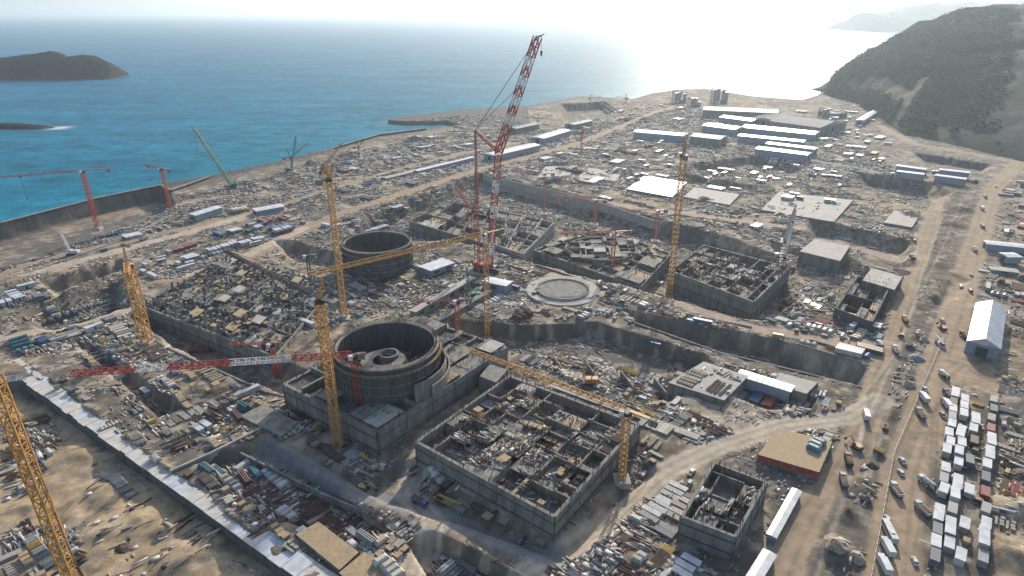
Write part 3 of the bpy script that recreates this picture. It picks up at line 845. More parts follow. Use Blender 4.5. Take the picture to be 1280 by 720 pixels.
# ---- long slab-covered channel wall at lower left
SLABM = mat('bleached slab', (.50, .48, .44), .85, var=.3, scale=.3)
def slab_channel():
    a, b = G(12, 452, 0), G(420, 738, 0)
    t = empty('channel_wall', (a[0], a[1], -8)); tag(t, 'long high concrete channel wall crossing the near corner under pale slabs', 'wall')
    L = math.hypot(b[0]-a[0], b[1]-a[1]); ux, uy = (b[0]-a[0])/L, (b[1]-a[1])/L; nx, ny = -uy, ux
    W = 9.0
    mb = MB(); mb.wall(a, b, -11, -.45, W); rel(t, mb).build('wall_body', CONCD, t)  # darker concrete here paints in the shadow on the wall's side
    s = 0
    while s < L-1:
        l = rnd.choice((6.4, 6.8, 7.2)) if s > L*.5 else rnd.uniform(4, 8)
        p = (a[0]+ux*(s+l/2), a[1]+uy*(s+l/2)); w = W-1.0+rnd.uniform(-.3, .3)
        if s < L*.5: w *= rnd.uniform(.92, 1.08)
        mb = MB(); mb.box(p[0], p[1], -.4, l-.18, w, .4+rnd.random()*.15, math.atan2(uy, ux)); rel(t, mb).build('cover_slab', ROOFW if rnd.random() < (.6 if s > L*.5 else .15) else SLABM, t)
        s += l
    return t
slab_channel()
# low walls that run beside it and off it
def wall_thing(label, pts_px, z0, z1, th, m=CONC, cat='wall', name='retaining_wall'):
    z0 -= 3
    P = [G(x, y, z1) for x, y in pts_px]; t = empty(name, (P[0][0], P[0][1], z0)); tag(t, label, cat)
    for a, b in zip(P[:-1], P[1:]):
        mb = MB(); mb.wall(a, b, z0, z1, th)
        L = math.hypot(a[0]-b[0], a[1]-b[1])
        for k in range(int(L/4)):
            p = lerp2(a, b, (k+.5)/max(1, int(L/4))); mb.box(p[0], p[1], z0, .6, th+.5, (z1-z0)-.4, math.atan2(b[1]-a[1], b[0]-a[0]))
        rel(t, mb).build('wall_section', m, t)
    return t
wall_thing('grey retaining wall beside the shaded road below the near reactor platform', [(300, 565), (400, 615), (505, 660)], -6.5, -1.2, .8)
wall_thing('thin bluish wall running from the pale channel to the near reactor platform', [(212, 588), (262, 566), (330, 532)], -4, 1.5, .9, CONCL)
wall_thing('long retaining wall along the trench by the service road', [(780, 398), (900, 440), (1000, 464), (1078, 484)], -8, .6, .8)
wall_thing('curb wall at the head of the trench by the service road', [(872, 402), (1000, 430), (1086, 456)], -7, .4, .6)
wall_thing('low wall along the edge of the far pit nearest the round raft', [(670, 330), (720, 346), (800, 372), (850, 390), (940, 408)], -9, .8, .9, CONC)
wall_thing('pale low wall in front of the quay pit', [(0, 350), (60, 331), (150, 300), (215, 268)], -12, .7, .8, CONCL)
def shore_wall(label, pts, z0, z1, th):
    t = empty('sea_wall', (*pts[0], z0)); tag(t, label, 'sea wall')
    for a, b in zip(pts[:-1], pts[1:]):
        mb = MB(); mb.wall(a, b, z0, z1, th)
        L = math.hypot(a[0]-b[0], a[1]-b[1]); n = int(L/3.2)
        for k in range(n):
            p = lerp2(a, b, (k+.5)/n); mb.box(p[0], p[1], z0, 1.2, th+.7, (z1-z0)-.5, math.atan2(b[1]-a[1], b[0]-a[0]))
        rel(t, mb).build('wall_section', CONCD, t)
        mb = MB(); mb.wall(a, b, z1-.3, z1+.25, th+1.6); rel(t, mb).build('coping', CONC, t)
shore_wall('high dark sea wall along the quay pit', [(-560, 395)] + [shore(i, 6.5) for i in range(4)] + [G(213, 241, 0)], -14, 2.8, 1.6)
shore_wall('low dark sea wall along the open shore', [G(213, 241, 0)] + [shore(i, 6) for i in range(4, 9)], -6, 2.4, 1.8)
wall_thing('dark retaining wall below the platform of the left yard', [(160, 402), (205, 432), (330, 488), (395, 505)], -8, .6, .9)
wall_thing('low wall round the back of the far pit', [(604, 218), (700, 240), (760, 256), (826, 278)], -4, .8, .7, CONCL)

# ---- terraces / blocks seen as pale tops with dark faces
def terrace(label, px4, ztop, z0, m=CONCL, name='concrete_terrace', lip=True, cat='platform'):
    q = [G(x, y, ztop) for x, y in px4]; c = center(q); t = empty(name, (c[0], c[1], z0)); tag(t, label, cat)
    body = MB(); body.prism(q, z0, ztop-.3)
    mb = MB(); mb.prism([lerp2(c, p, 1.01) for p in q], ztop-.29, ztop); rel(t, mb).build('top_slab', m, t)
    mb = body
    for i in range(len(q)):
        a, b = q[i], q[(i+1) % len(q)]; L = math.hypot(a[0]-b[0], a[1]-b[1]); n = max(2, int(L/4))
        for k in range(n+1):
            p = lerp2(a, b, k/n); mb.box(p[0], p[1], z0, .7, .7, ztop-z0-.35, math.atan2(b[1]-a[1], b[0]-a[0]))
    rel(t, mb).build('body', CONC, t)
    return t
terrace('broad concrete block with a pale top and dark ribbed face above the middle pit', [(836, 478), (905, 500), (935, 470), (880, 452)], 3, -9)
ply_t = terrace('plywood covered platform with a rust red edge beside the curved road', [(948, 568), (1024, 590), (1040, 552), (972, 535)], 4, -1, WOOD)
a_, b_ = G(947, 569.5, 3.4), G(1024, 592, 3.4); mb = MB(); mb.wall(a_, b_, 1.6, 3.5, .5); rel(ply_t, mb).build('fascia', RED, ply_t)
terrace('pale plywood deck on the near yard, the wider one', [(370, 668), (424, 712), (448, 690), (398, 652)], 1.5, -4, WOOD)
terrace('pale plywood deck on the near yard, with white sheets at its corner', [(424, 716), (480, 760), (520, 720), (455, 690)], 1.5, -4, WOOD)
terrace('large flat pale concrete slab far beyond the long basement', [(952, 262), (1042, 277), (1066, 250), (974, 240)], 1.2, -1)
terrace('pale slab with a raised edge beyond the back pit', [(784, 236), (840, 246), (858, 228), (806, 219)], 1.2, -1, ROOFW)
terrace('narrow pale slab beyond the back pit', [(855, 246), (912, 256), (924, 243), (868, 234)], 1.2, -1, CONCL)
terrace('pale bright slab nearest the far road bend', [(672, 222), (712, 219), (722, 207), (682, 208)], 1.2, -1)
terrace('pale slab pair member beside the far road bend', [(722, 222), (770, 226), (778, 214), (736, 210)], 1.0, -1)
terrace('small sunlit slab by the right earth bank', [(1105, 278), (1140, 284), (1150, 268), (1118, 263)], 1.5, -1)
terrace('square concrete block with a pale roof slab beyond the right yard', [(1078, 350), (1118, 362), (1128, 346), (1090, 335)], 7, -2)
terrace('wide dark sided block with a sunlit top above the terraces', [(1000, 314), (1050, 326), (1062, 308), (1018, 299)], 5, -5)
terrace('square grey slab on the lower middle of the pit floor', [(960, 478), (1008, 492), (1022, 478), (975, 466)], 2, -4)
terrace('tall grey block between the two reactor buildings', [(600, 470), (620, 478), (634, 462), (612, 455)], 9, -3, CONC)
for k in range(5):
    a_, b_ = (650+k*42, 436+k*9), (668+k*42, 462+k*8)
    wall_thing(('first', 'second', 'third', 'fourth', 'fifth')[k] + ' cross wall from left on the floor of the middle pit', [a_, b_], -7, -3, .7, CONC, name='cross_wall')
terrace('stepped concrete base below the left end of the near reactor platform', [(300, 520), (352, 545), (372, 528), (330, 505)], 2, -6, CONC)
terrace('low concrete base in the shaded pit beside the channel', [(300, 602), (345, 628), (372, 612), (330, 590)], -4, -10, CONC)
# the long pale gallery and the block at its end
def long_roof(label, a_px, b_px, w, z0, z1, m=ROOFW, name='gallery', cat='building', gable=.0):
    a, b = G(*a_px, z1), G(*b_px, z1); t = empty(name, (a[0], a[1], z0)); tag(t, label, cat)
    mb = MB(); mb.wall(a, b, z0, z1-.3, w-.6); rel(t, mb).build('wall', CONC if m.name not in ('white roof sheet', 'sunlit roof sheet') else WALLB, t)
    L = math.hypot(b[0]-a[0], b[1]-a[1]); ux, uy = (b[0]-a[0])/L, (b[1]-a[1])/L; nx, ny = -uy, ux
    mb = MB(); n = len(mb.v)
    e = .6; A = (a[0]-ux*e, a[1]-uy*e); B = (b[0]+ux*e, b[1]+uy*e); g = gable if gable else .02
    mb.v = [(A[0]-nx*w/2, A[1]-ny*w/2, z1-.28), (A[0], A[1], z1-.28+g*w/2), (A[0]+nx*w/2, A[1]+ny*w/2, z1-.28), (A[0], A[1], z1-.5),
            (B[0]-nx*w/2, B[1]-ny*w/2, z1-.28), (B[0], B[1], z1-.28+g*w/2), (B[0]+nx*w/2, B[1]+ny*w/2, z1-.28), (B[0], B[1], z1-.5)]
    mb.f = [(0, 4, 5, 1), (1, 5, 6, 2), (2, 6, 7, 3), (3, 7, 4, 0), (0, 1, 2, 3), (7, 6, 5, 4)]
    rel(t, mb).build('roof', m, t)
    if gable and z1-z0 > 4:
        # gable ends
        for k, (p, s) in enumerate(((a, -1), (b, 1))):
            mb = MB(); mb.v = [(p[0]+ux*s*.05-nx*(w/2-.3), p[1]+uy*s*.05-ny*(w/2-.3), z1-.35), (p[0]+ux*s*.05+nx*(w/2-.3), p[1]+uy*s*.05+ny*(w/2-.3), z1-.35), (p[0]+ux*s*.05, p[1]+uy*s*.05, z1-.35+g*(w/2-.3))]
            mb.f = [(0, 1, 2), (2, 1, 0)][:1]; rel(t, mb).build('gable_end', WALLB, t)
            mb = MB(); mb.box(p[0]+ux*s*.12, p[1]+uy*s*.12, z0+.05, .3, min(5, w*.35), (z1-z0)*.7, math.atan2(uy, ux)); rel(t, mb).build('door', DRK, t)
        mb = MB()
        for k in range(int(L/2.5)):
            s = (k+.5)*2.5
            for sd_ in (-1, 1):
                mb.beam((a[0]+ux*s+sd_*nx*(w/2-.1), a[1]+uy*s+sd_*ny*(w/2-.1), z1-.15), (a[0]+ux*s, a[1]+uy*s, z1-.15+g*w/2*.98), .12)
        rel(t, mb).build('roof_seams', m, t)
    else:
        for k in range(max(1, int(L/9))):
            s = (k+.5)*L/max(1, int(L/9))
            for sd_ in (-1, 1):
                mb = MB(); mb.box(a[0]+ux*s+sd_*nx*(w/2-.3), a[1]+uy*s+sd_*ny*(w/2-.3), z0+(z1-z0)*.35, min(4, L*.3), .2, (z1-z0)*.3, math.atan2(uy, ux)); rel(t, mb).build('window', GLS, t)
    return t
long_roof('long narrow pale roofed gallery between the two ring walls', (516, 388), (590, 346), 5, 0, 6, CONCL)
long_roof('lower grey gallery parallel to the long pale one', (545, 400), (612, 362), 4, 0, 3.5, CONC)
long_roof('short pale hall with flat white roof beside the standing ring wall', (531, 335), (560, 325), 13, 0, 5, ROOFW, 'site_hall')
long_roof('small white roofed control building at the foot of the red boom', (607, 348), (636, 354), 9, 0, 6, ROOFW, 'site_hall')
long_roof('white roofed pipe gallery at the near corner of the small roofless building', (965, 668), (996, 612), 3.6, -.2, 2.6, ROOFW, 'gallery', gable=.15)
long_roof('second white roofed gallery cut off by the lower edge', (925, 750), (962, 690), 4.5, -.2, 3, ROOFW, 'gallery', gable=.12)
long_roof('long white bridge deck running below the yellow jib', (690, 480), (872, 545), 4, -1, 1.3, CONCL, 'bridge_deck')
long_roof('pale site building beside the long concrete terrace', (925, 465), (990, 485), 7, -3, 3, ROOFW, 'site_hall', gable=.1)
# gabled shed
long_roof('large grey white gabled shed beside the vehicle park', (1230, 430), (1239, 382), 14.5, -.3, 7, ROOFW, 'gabled_shed', gable=.5)
long_roof('low white roofed shed beside the right edge, with a blue wall', (1232, 302), (1290, 308), 10, 0, 5, ROOFW, 'site_shed', gable=.1)
long_roof('small pale roofed hut in front of the low shed', (1255, 318), (1272, 318), 10, 0, 5, ROOFW, 'site_hut', gable=.1)
long_roof('flat dusty roofed hut near the low shed at the right edge', (1238, 334), (1272, 338), 8, 0, 3, CONCL, 'site_hut')
# site offices on the right
for lab, a, b in (('first office block of the pair with two bright roofs, nearer the sea', (1122, 206), (1158, 211)), ('office block with bright roof standing below the first pair', (1122, 213), (1155, 217)),
                  ('office block with bright roof by the bend of the hill road', (1175, 211), (1212, 215)), ('lowest office block by the bend of the hill road', (1170, 218), (1208, 223))):
    long_roof(lab, a, b, 9, 0, 7, ROOFW, 'office_block', gable=.12)
# far warehouses
WH = [((795, 163), (858, 168), 20, 8, ROOFW, 'low white warehouse at the sea side end of the warehouses'),
      ((868, 168), (905, 172), 24, 10, WALLB, 'blue grey warehouse beside the low white one'),
      ((885, 155), (925, 160), 26, 9, ROOFW, 'bluish warehouse between the two rows'),
      ((905, 145), (945, 150), 22, 9, ROOFW, 'white roofed warehouse of the middle row'),
      ((880, 135), (972, 139), 34, 12, WALLB, 'very long grey blue hall at the shore'),
      ((925, 168), (1006, 176), 14, 9, ROOFW, 'bright long shed directly below the widest hall'),
      ((932, 157), (1022, 166), 26, 9, ROOFW, 'bright long shed at the front of the widest hall'),
      ((980, 148), (1042, 156), 62, 12, CONCL, 'widest grey roofed hall near the headland'),
      ((955, 150), (985, 142), 42, 10, CONCL, 'grey roofed hall joined to the widest hall'),
      ((948, 184), (1012, 192), 15, 9, ROOFW, 'lowest pair bright shed, inland one'),
      ((960, 178), (1020, 185), 12, 9, ROOFW, 'lowest pair bright shed, seaward one'),
      ((612, 193), (668, 180), 15, 7, ROOFW, 'long white shed beside the far diagonal road behind the red boom'),
      ((672, 172), (706, 162), 16, 7, ROOFW, 'white shed farther along the far diagonal road'),
      ((712, 155), (735, 150), 14, 6, WALLB, 'small blue grey shed by the bay'),
      ((640, 160), (668, 154), 14, 8, WALLB, 'blue shed beside the breakwater behind the red boom'),
      ((1030, 138), (1052, 142), 20, 7, CONCL, 'grey shed at the foot of the headland'),
      ((1075, 150), (1098, 136), 9, 7, ROOFW, 'slim bright shed running toward the headland'),
      ((240, 268), (272, 258), 8, 6, ROOFW, 'round backed white tent hall behind the quay pit'),
      ((318, 262), (352, 256), 9, 4, ROOFW, 'low pale blue tent hall beside the coast road'),
      ((480, 222), (560, 203), 7, 3, CONCL, 'long pale storage shed between sea and diagonal road'),
      ((520, 213), (590, 196), 5, 4, ROOFW, 'thin bright roofed shed along the diagonal road')]
FARR = mat('sunlit roof sheet', (.66, .67, .69), .4, var=.25, scale=.2, spec=.5)  # white roof sheet lightened for far roofs, sun gleam put into the colour
for a, b, w, h, m, lab in WH:
    long_roof(lab, a, b, w*1.25, -.5, h, FARR if m is ROOFW else m, 'warehouse', gable=.14)

# batching plant and silos by the shore
for k, (px, py, n, hh, lab) in enumerate(((850, 128, 3, 22, 'hazy silo cluster at the far point'), (898, 128, 4, 26, 'taller hazy batching tower by the far shore'), (870, 132, 2, 14, 'short hazy silo pair between the two far towers'), (1035, 146, 2, 14, 'squat silo pair before the headland'))):
    x, y, z = on(px, py); t = empty('silo_plant', (x, y, z)); tag(t, lab, 'silo')
    for i in range(n):
        mb = MB(); mb.cyl((i*8-8, (i % 2)*5, 3), (i*8-8, (i % 2)*5, hh*rnd.uniform(.7, 1)), 3.4, n=14); mb.cyl((i*8-8, (i % 2)*5, 0), (i*8-8, (i % 2)*5, 3), .8, 3.4, n=14); mb.build('silo', STEELG, t)
    mb = MB(); mb.lattice((-14, 3, 0), (-14, 3, hh), 3, 3, .35); mb.build('hoist_frame', DRK, t)
    mb = MB(); mb.beam((-14, 3, hh), (n*8-10, 3, hh*.8), 1.4); mb.build('conveyor', DRK, t)
    mb = MB(); mb.box(n*4-8, -6, 0, 12, 6, 7); mb.build('cabin', WALLB, t)

# ================================================================== cranes
def tower_crane(label, base_px, top_py, jib_px, m, jm=None, cj=16, luff=None, w=2.2, z0=None, group=None, apex=True, striped=False, mast_w=None, jw=1.5, base_z=None, jib_len=None, rope=12):
    if base_z is None: x, y, z = on(*base_px)
    else: z = base_z; x, y = G(*base_px, z)
    zt = z_for(x, y, top_py); jm = jm or m
    t = empty('tower_crane', (x, y, z)); tag(t, label, 'tower crane', group)
    H = zt - z; mw = mast_w or w
    mb = MB(); mb.box(0, 0, -2, 6, 6, 2.8); mb.build('base_block', CONCL, t)
    mb = MB(); mb.lattice((0, 0, .8), (0, 0, H-2), mw, mw*1.05, mw*.13); mb.build('mast', m, t)
    mb = MB(); mb.cyl((0, 0, H-2), (0, 0, H-.6), mw*.75, n=14); mb.build('slewing_ring', DRK, t)
    if luff is None:
        jx, jy = G(*jib_px, zt); dx, dy = jx-x, jy-y; L = math.hypot(dx, dy); dx, dy = dx/L, dy/L
        if jib_len: L = jib_len
        tip = Vector((dx*L, dy*L, H))
        ap = 6.5 if apex else 1.2
        if apex:
            mb = MB(); mb.lattice((0, 0, H-.6), (0, 0, H+ap), 1.4, 1.8, .2, .4); mb.build('apex_tower', m, t)
            mb = MB(); mb.beam((0, 0, H+ap), (dx*L*.62, dy*L*.62, H+.9), .14); mb.beam((0, 0, H+ap), (dx*L*.3, dy*L*.3, H+.9), .14); mb.beam((0, 0, H+ap), (-dx*cj*.9, -dy*cj*.9, H), .14); mb.build('tie_rods', DRK, t)
        if striped:
            n = 9
            for i in range(n):
                a, b = 1.0+(L-1.0)*i/n, 1.0+(L-1.0)*(i+1)/n
                mm = WHT if striped[i] == 'w' else RED
                mb = MB(); mb.lattice((dx*a, dy*a, H), (dx*b, dy*b, H), jw, 1.9, .26, jw, tri=True); o = mb.build('jib_section', mm, t); o['label'] = 'white jib section' if mm is WHT else 'red jib section'
        else:
            mb = MB(); mb.lattice((dx, dy, H), tuple(tip), jw, jw*1.3, jw*.15, jw*.8, tri=True); mb.build('jib', jm, t)
        tr = L*.7; mb = MB(); mb.box(dx*tr, dy*tr, H-jw*.5-.8, 1.6, 1.6, .6); o = mb.build('trolley', DRK, t)
        mb = MB(); mb.beam((dx*tr, dy*tr, H-1), (dx*tr, dy*tr, H-rope), .1); mb.cyl((dx*tr, dy*tr, H-rope), (dx*tr, dy*tr, H-rope-1.4), .5, .25, 8); mb.build('hook_block', DRK, t)
        mb = MB(); mb.beam((-dx, -dy, H-.2), (-dx*cj, -dy*cj, H-.2), 1.5, .5); mb.build('counter_jib', jm, t)
        for k in range(2):
            mb = MB(); mb.box(-dx*(cj-1.2-1.6*k), -dy*(cj-1.2-1.6*k), H-2.6, 1.2, 1.9, 2.7, math.atan2(dy, dx)); mb.build('counterweight', CONC, t)
        mb = MB(); mb.box(dx*1.2-dy*1.7, dy*1.2+dx*1.7, H-1.9, 1.7, 1.5, 2.0, math.atan2(dy, dx)); cb = mb.build('cab', WHT, t)
        mb = MB(); mb.box(dx*2.1-dy*1.7, dy*2.1+dx*1.7, H-1.2, .12, 1.2, 1.0, math.atan2(dy, dx)); mb.build('window', GLS, cb)
    else:
        az, el, L = luff; dx, dy = math.sin(R(az)), math.cos(R(az))
        tip = Vector((dx*L*math.cos(R(el)), dy*L*math.cos(R(el)), H+L*math.sin(R(el))))
        mb = MB(); mb.lattice((dx, dy, H), tuple(tip), jw, jw*1.3, jw*.16, jw*.6); mb.build('jib', jm, t)
        af = (-dx*3, -dy*3, H+8)
        mb = MB(); mb.lattice((0, 0, H-.6), af, 1.5, 2, .2, .5); mb.build('a_frame', m, t)
        mb = MB(); mb.beam(af, tuple(tip), .14); mb.beam(af, (-dx*7, -dy*7, H), .14); mb.build('tie_rods', DRK, t)
        mb = MB(); mb.beam((0, 0, H-.3), (-dx*8, -dy*8, H-.3), 2.6, .6); mb.build('counter_jib', DRK, t)
        mb = MB(); mb.box(-dx*7, -dy*7, H-2.4, 2.4, 3, 2.6, math.atan2(dy, dx)); mb.build('counterweight', CONC, t)
        mb = MB(); mb.box(dx*1.2-dy*1.9, dy*1.2+dx*1.9, H-1.8, 1.8, 1.5, 2.0, math.atan2(dy, dx)); cb = mb.build('cab', WHT, t)
        mb = MB(); mb.box(dx*2.15-dy*1.9, dy*2.15+dx*1.9, H-1.1, .12, 1.2, 1.0, math.atan2(dy, dx)); mb.build('window', GLS, cb)
        e = tip; mb = MB(); mb.beam(tuple(e), (e[0], e[1], e[2]-rope), .1); mb.cyl((e[0], e[1], e[2]-rope), (e[0], e[1], e[2]-rope-1.4), .5, .25, 8); mb.build('hook_block', DRK, t)
    return t
def tip_dir(base_px, top_py, jib_px, base_z=None):
    pass
TC = tower_crane
TC('yellow tower crane mast in front of the near ring wall, dark slewing head', (424, 565), 372, None, YEL, luff=(-62, 12, 48), w=2.8, jw=1.5, base_z=-3, jm=DRK)
TC('tall yellow tower crane behind the near ring wall, beside the standing one', (431, 398), 222, None, YEL, luff=(28, 55, 8), w=2.5, jw=1.2)
TC('yellow tower crane with long yellow jib pointing at the standing ring wall', (609, 415), 291, (385, 343), YEL, w=2.5, jw=2.0, cj=12, apex=False, rope=5)
TC('tallest yellow tower crane rising over the long basement', (836, 372), 192, None, YEL, luff=(8, 62, 12), w=3.0, jw=1.6)
TC('yellow tower crane at the corner of the largest basement, jib slanting over it', (777, 600), 512, (585, 436), YEL, w=2.4, jw=1.7, cj=12, apex=False, rope=5)
TC('yellow luffing crane with folded jib beside the column field', (184, 428), 330, None, YEL, luff=(150, 8, 26), w=4.0, jw=2.6, jm=YEL)
TC('long red and white striped crane reaching over the column field', (450, 515), 442, (86, 466), RED, w=2.2, jw=2.2, cj=5, apex=False, striped='rrwwrrwrr', base_z=6, rope=6)
TC('short red crane mast crossed by the long striped jib', (347, 474), 428, (286, 430), RED, w=2.0, jw=1.3, cj=5, apex=False, rope=6)
TC('short red tower crane between the near ring wall and the yellow jib crane', (573, 436), 374, (480, 380), RED, w=2.2, jw=.9, cj=8, apex=False, jib_len=20, rope=8)
TC('red tower crane on a pale block inside the far pit', (765, 336), 289, (700, 292), RED, w=2.2, jw=1.4, cj=12, apex=True, base_z=-1)
TC('red tower crane at the back wall of the far pit', (743, 281), 249, (690, 243), RED, w=2.4, jw=1.5, cj=10, apex=False, base_z=-4)
TC('short red crane beside the tallest yellow crane', (819, 302), 262, (790, 262), RED, w=2.2, jw=1.1, cj=8, apex=False, base_z=-4)
TC('thin reddish crane at the corner of the pale basement', (680, 268), 216, (640, 214), RED, w=1.8, jw=1.0, cj=9, apex=False, base_z=-4)
TC('small far red crane on the diagonal road', (726, 196), 164, (745, 160), RED, w=2.2, jw=1.2, cj=8)
TC('red tower crane at the quay pit with jib over the sea', (122, 285), 213, (-10, 222), RED, w=2.5, jw=1.4, cj=20, apex=False, base_z=-3, rope=18)
TC('thinner red tower crane behind the quay pit', (213, 262), 210, (178, 206), RED, w=2.2, jw=1.1, cj=12, apex=False, base_z=-2)
TC('red luffing crane with raised jib behind the far ring wall', (592, 300), 262, None, RED, luff=(-70, 50, 22), w=2.4, jw=2.0, base_z=-4)
TC('yellow luffing crane in the sea side yard, jib raised', (406, 240), 210, None, YEL, luff=(60, 45, 30), w=1.8, jw=1.4)
TC('pale grey luffing crane beside the long basement, jib raised', (975, 330), 300, None, STEELG, luff=(40, 60, 26), w=2.0, jw=1.5)
TC('green grey thin crane at the seaward yard', (366, 215), 196, None, GRN, luff=(70, 35, 24), w=1.6, jw=1.0)
TC('small dark crane on the sea wall', (449, 195), 184, None, DRK, luff=(120, 50, 14), w=1.4, jw=.8)
TC('tiny hazy crane at the far bay', (738, 128), 122, (752, 121), DRK, w=2, jw=1.2, cj=6)
TC('tiny hazy crane on the far point', (782, 128), 122, (770, 121), DRK, w=2, jw=1.2, cj=6)
TC('thin grey crane behind the column field, dark head', (390, 365), 318, (365, 318), DRK, w=1.6, jw=.8, cj=6, apex=False)
TC('slim pale crane standing before the far pit', (637, 312), 250, (641, 262), STEELG, w=1.2, jw=.6, cj=3, apex=False, jib_len=8, rope=4)

def crawler_crane():
    x0, y0, z0 = on(612, 338)
    t = empty('crawler_crane', (x0, y0, z0)); tag(t, 'giant red and white lattice boom crane towering over the middle of the site', 'crawler crane')
    def Pt(px, py, dy=0):
        y = y0+dy; z = z_for(0, y, py); d = y*cP - (z-CAM_H)*sP
        return Vector(((px-640)/F*d - x0, dy, z - z0))
    heel = Vector((0, 0, 3.5)); knee = Pt(623, 190); tip = Pt(672, 46, 12); strut = Pt(594, 163); strut2 = Pt(648, 120, 6)
    for k, s in enumerate((-1, 1)):
        mb = MB(); mb.box(0, s*4.4, 0, 12, 1.8, 2.2); mb.build('crawler_track', DRK, t)
    mb = MB(); mb.box(-3, 0, 2.2, 11, 5, 3); mb.build('engine_house', RED, t)
    mb = MB(); mb.box(3.6, -3.4, 2.4, 2.2, 1.6, 2.4); c = mb.build('cab', WHT, t)
    mb = MB(); mb.box(4.75, -3.4, 3.4, .12, 1.3, 1.2); mb.build('window', GLS, c)
    for k in range(3):
        mb = MB(); mb.box(-9.5, (k-1)*2.2, 2.2, 2.6, 2, 4.4); mb.build('counterweight', RED, t)
    def boom(name, a, b, w, n, cols, w1=None):
        for i in range(n):
            mb = MB(); mb.lattice(a.lerp(b, i/n), a.lerp(b, (i+1)/n), w, w*1.1, w*.16); o = mb.build(name, WHT if cols[i % len(cols)] == 'w' else RED, t)
            o['label'] = ('white' if cols[i % len(cols)] == 'w' else 'red') + ' lattice boom section'
    boom('boom_section', heel, knee, 4.0, 9, 'rwrrw')
    boom('jib_section', knee, tip, 3.8, 12, 'rrrwrwrwrwrr')
    mb = MB(); mb.lattice(knee, strut, 2.0, 2.4, .45, 1.0); mb.build('rear_strut', RED, t)
    mb = MB(); mb.lattice(Vector((-7, 0, 4)), strut, 1.5, 2.0, .3, 1.0); mb.build('derrick_mast', RED, t)
    mb = MB(); mb.beam(strut, tip, .28); mb.beam(strut+Vector((0, 1, 0)), knee.lerp(tip, .6), .22); mb.beam(strut, Vector((-10, 0, 5)), .25); mb.beam(strut+Vector((0, 1.2, 0)), Vector((-10, 2, 5)), .25); mb.build('guy_ropes', DRK, t)
    h = tip + Vector((.8, 0, 0)); e = h + Vector((1.6, 0, -6))
    mb = MB(); mb.beam(tip, h+Vector((1.6, 0, .6)), 1.0); mb.build('boom_head', DRK, t)
    mb = MB(); mb.beam(h+Vector((1.6, 0, 0)), e+Vector((0, 0, -2)), .16); mb.cyl(e+Vector((0, 0, -2)), e+Vector((0, 0, -5)), .9, .4, 10); mb.build('hook_block', DRK, t)
    mb = MB(); mb.beam(h+Vector((1.0, 0, .6)), h+Vector((3.2, 0, 1.6)), .5); mb.build('runner_sheave', DRK, t)
crawler_crane()
def small_crawler(label, base_px, tip_px, m, w=1.6):
    x0, y0, z0 = on(*base_px); t = empty('crawler_crane', (x0, y0, z0)); tag(t, label, 'crawler crane')
    z = z_for(0, y0, tip_px[1]); d = y0*cP - (z-CAM_H)*sP; tip = Vector(((tip_px[0]-640)/F*d - x0, 0, z-z0))
    s0 = 1 if tip.x > 0 else -1
    for s in (-1, 1):
        mb = MB(); mb.box(0, s*2.4, 0, 7, 1, 1.3); mb.build('crawler_track', DRK, t)
    mb = MB(); mb.box(-s0*1.5, 0, 1.3, 6, 3.2, 2.2); mb.build('engine_house', m, t)
    mb = MB(); mb.box(s0*2.3, -1.3, 1.4, 1.5, 1.2, 1.8); mb.build('cab', WHT, t)
    mb = MB(); mb.lattice((s0*2, 0, 2), tip, w, w*1.2, w*.17, w*.6); mb.build('boom', m, t)
    mast = Vector((-s0*4, 0, 9)); mb = MB(); mb.beam((-s0*1, 0, 2.5), mast, .4); mb.beam(mast, tip, .15); mb.build('mast', DRK, t)
    mb = MB(); mb.beam(tip, tip+Vector((0, 0, -tip.z*.4)), .12); q = tip+Vector((0, 0, -tip.z*.4)); mb.cyl(q, q+Vector((0, 0, -1.3)), .45, .2, 8); mb.build('hook_block', DRK, t)
small_crawler('green crawler crane with long boom leaning over the sea', (292, 233), (241, 158), GRN, 2.4)
small_crawler('dark green crawler crane on the sea wall with raised boom', (362, 214), (370, 170), GRN, 1.6)
small_crawler('yellow crawler crane with low boom in the sea side yard', (405, 216), (438, 186), YEL, 1.8)
small_crawler('green mobile crane with short raised boom behind the long pale gallery', (592, 372), (583, 335), GRN, 1.4)
small_crawler('white boom crane standing beside the long basement', (976, 322), (994, 262), WHT, 2.2)
small_crawler('bent white crane frame in the quay pit', (92, 318), (75, 290), WHT, 1.5)
small_crawler('orange boomed drilling rig on the shaded pit floor', (735, 480), (731, 448), YEL, 1.2)
# lower-left yellow crane: boom leaning out of the corner
x0, y0, z0 = on(98, 745)
t = empty('crawler_crane', (x0, y0, z0)); tag(t, 'yellow lattice boom leaning in at the lower corner above the sand heaps', 'crawler crane')
tipz = z_for(0, y0+2, 470); d = (y0+2)*cP - (tipz-CAM_H)*sP
tp = Vector(((-8-640)/F*d - x0, 2, tipz-z0))
mb = MB(); mb.lattice((0, 0, 2), tp, 3.0, 3.0, .42, 2.6); mb.build('boom', YEL, t)
for s in (-1, 1):
    mb = MB(); mb.box(2, s*3, 0, 8, 1.2, 1.5); mb.build('crawler_track', DRK, t)
mb = MB(); mb.box(3.5, 0, 1.5, 8, 4, 2.6); mb.build('engine_house', YEL, t)
mb = MB(); mb.beam((4, 0, 4), (3, 0, 12), .5); mb.beam((3, 0, 12), tp, .16); mb.build('mast', DRK, t)
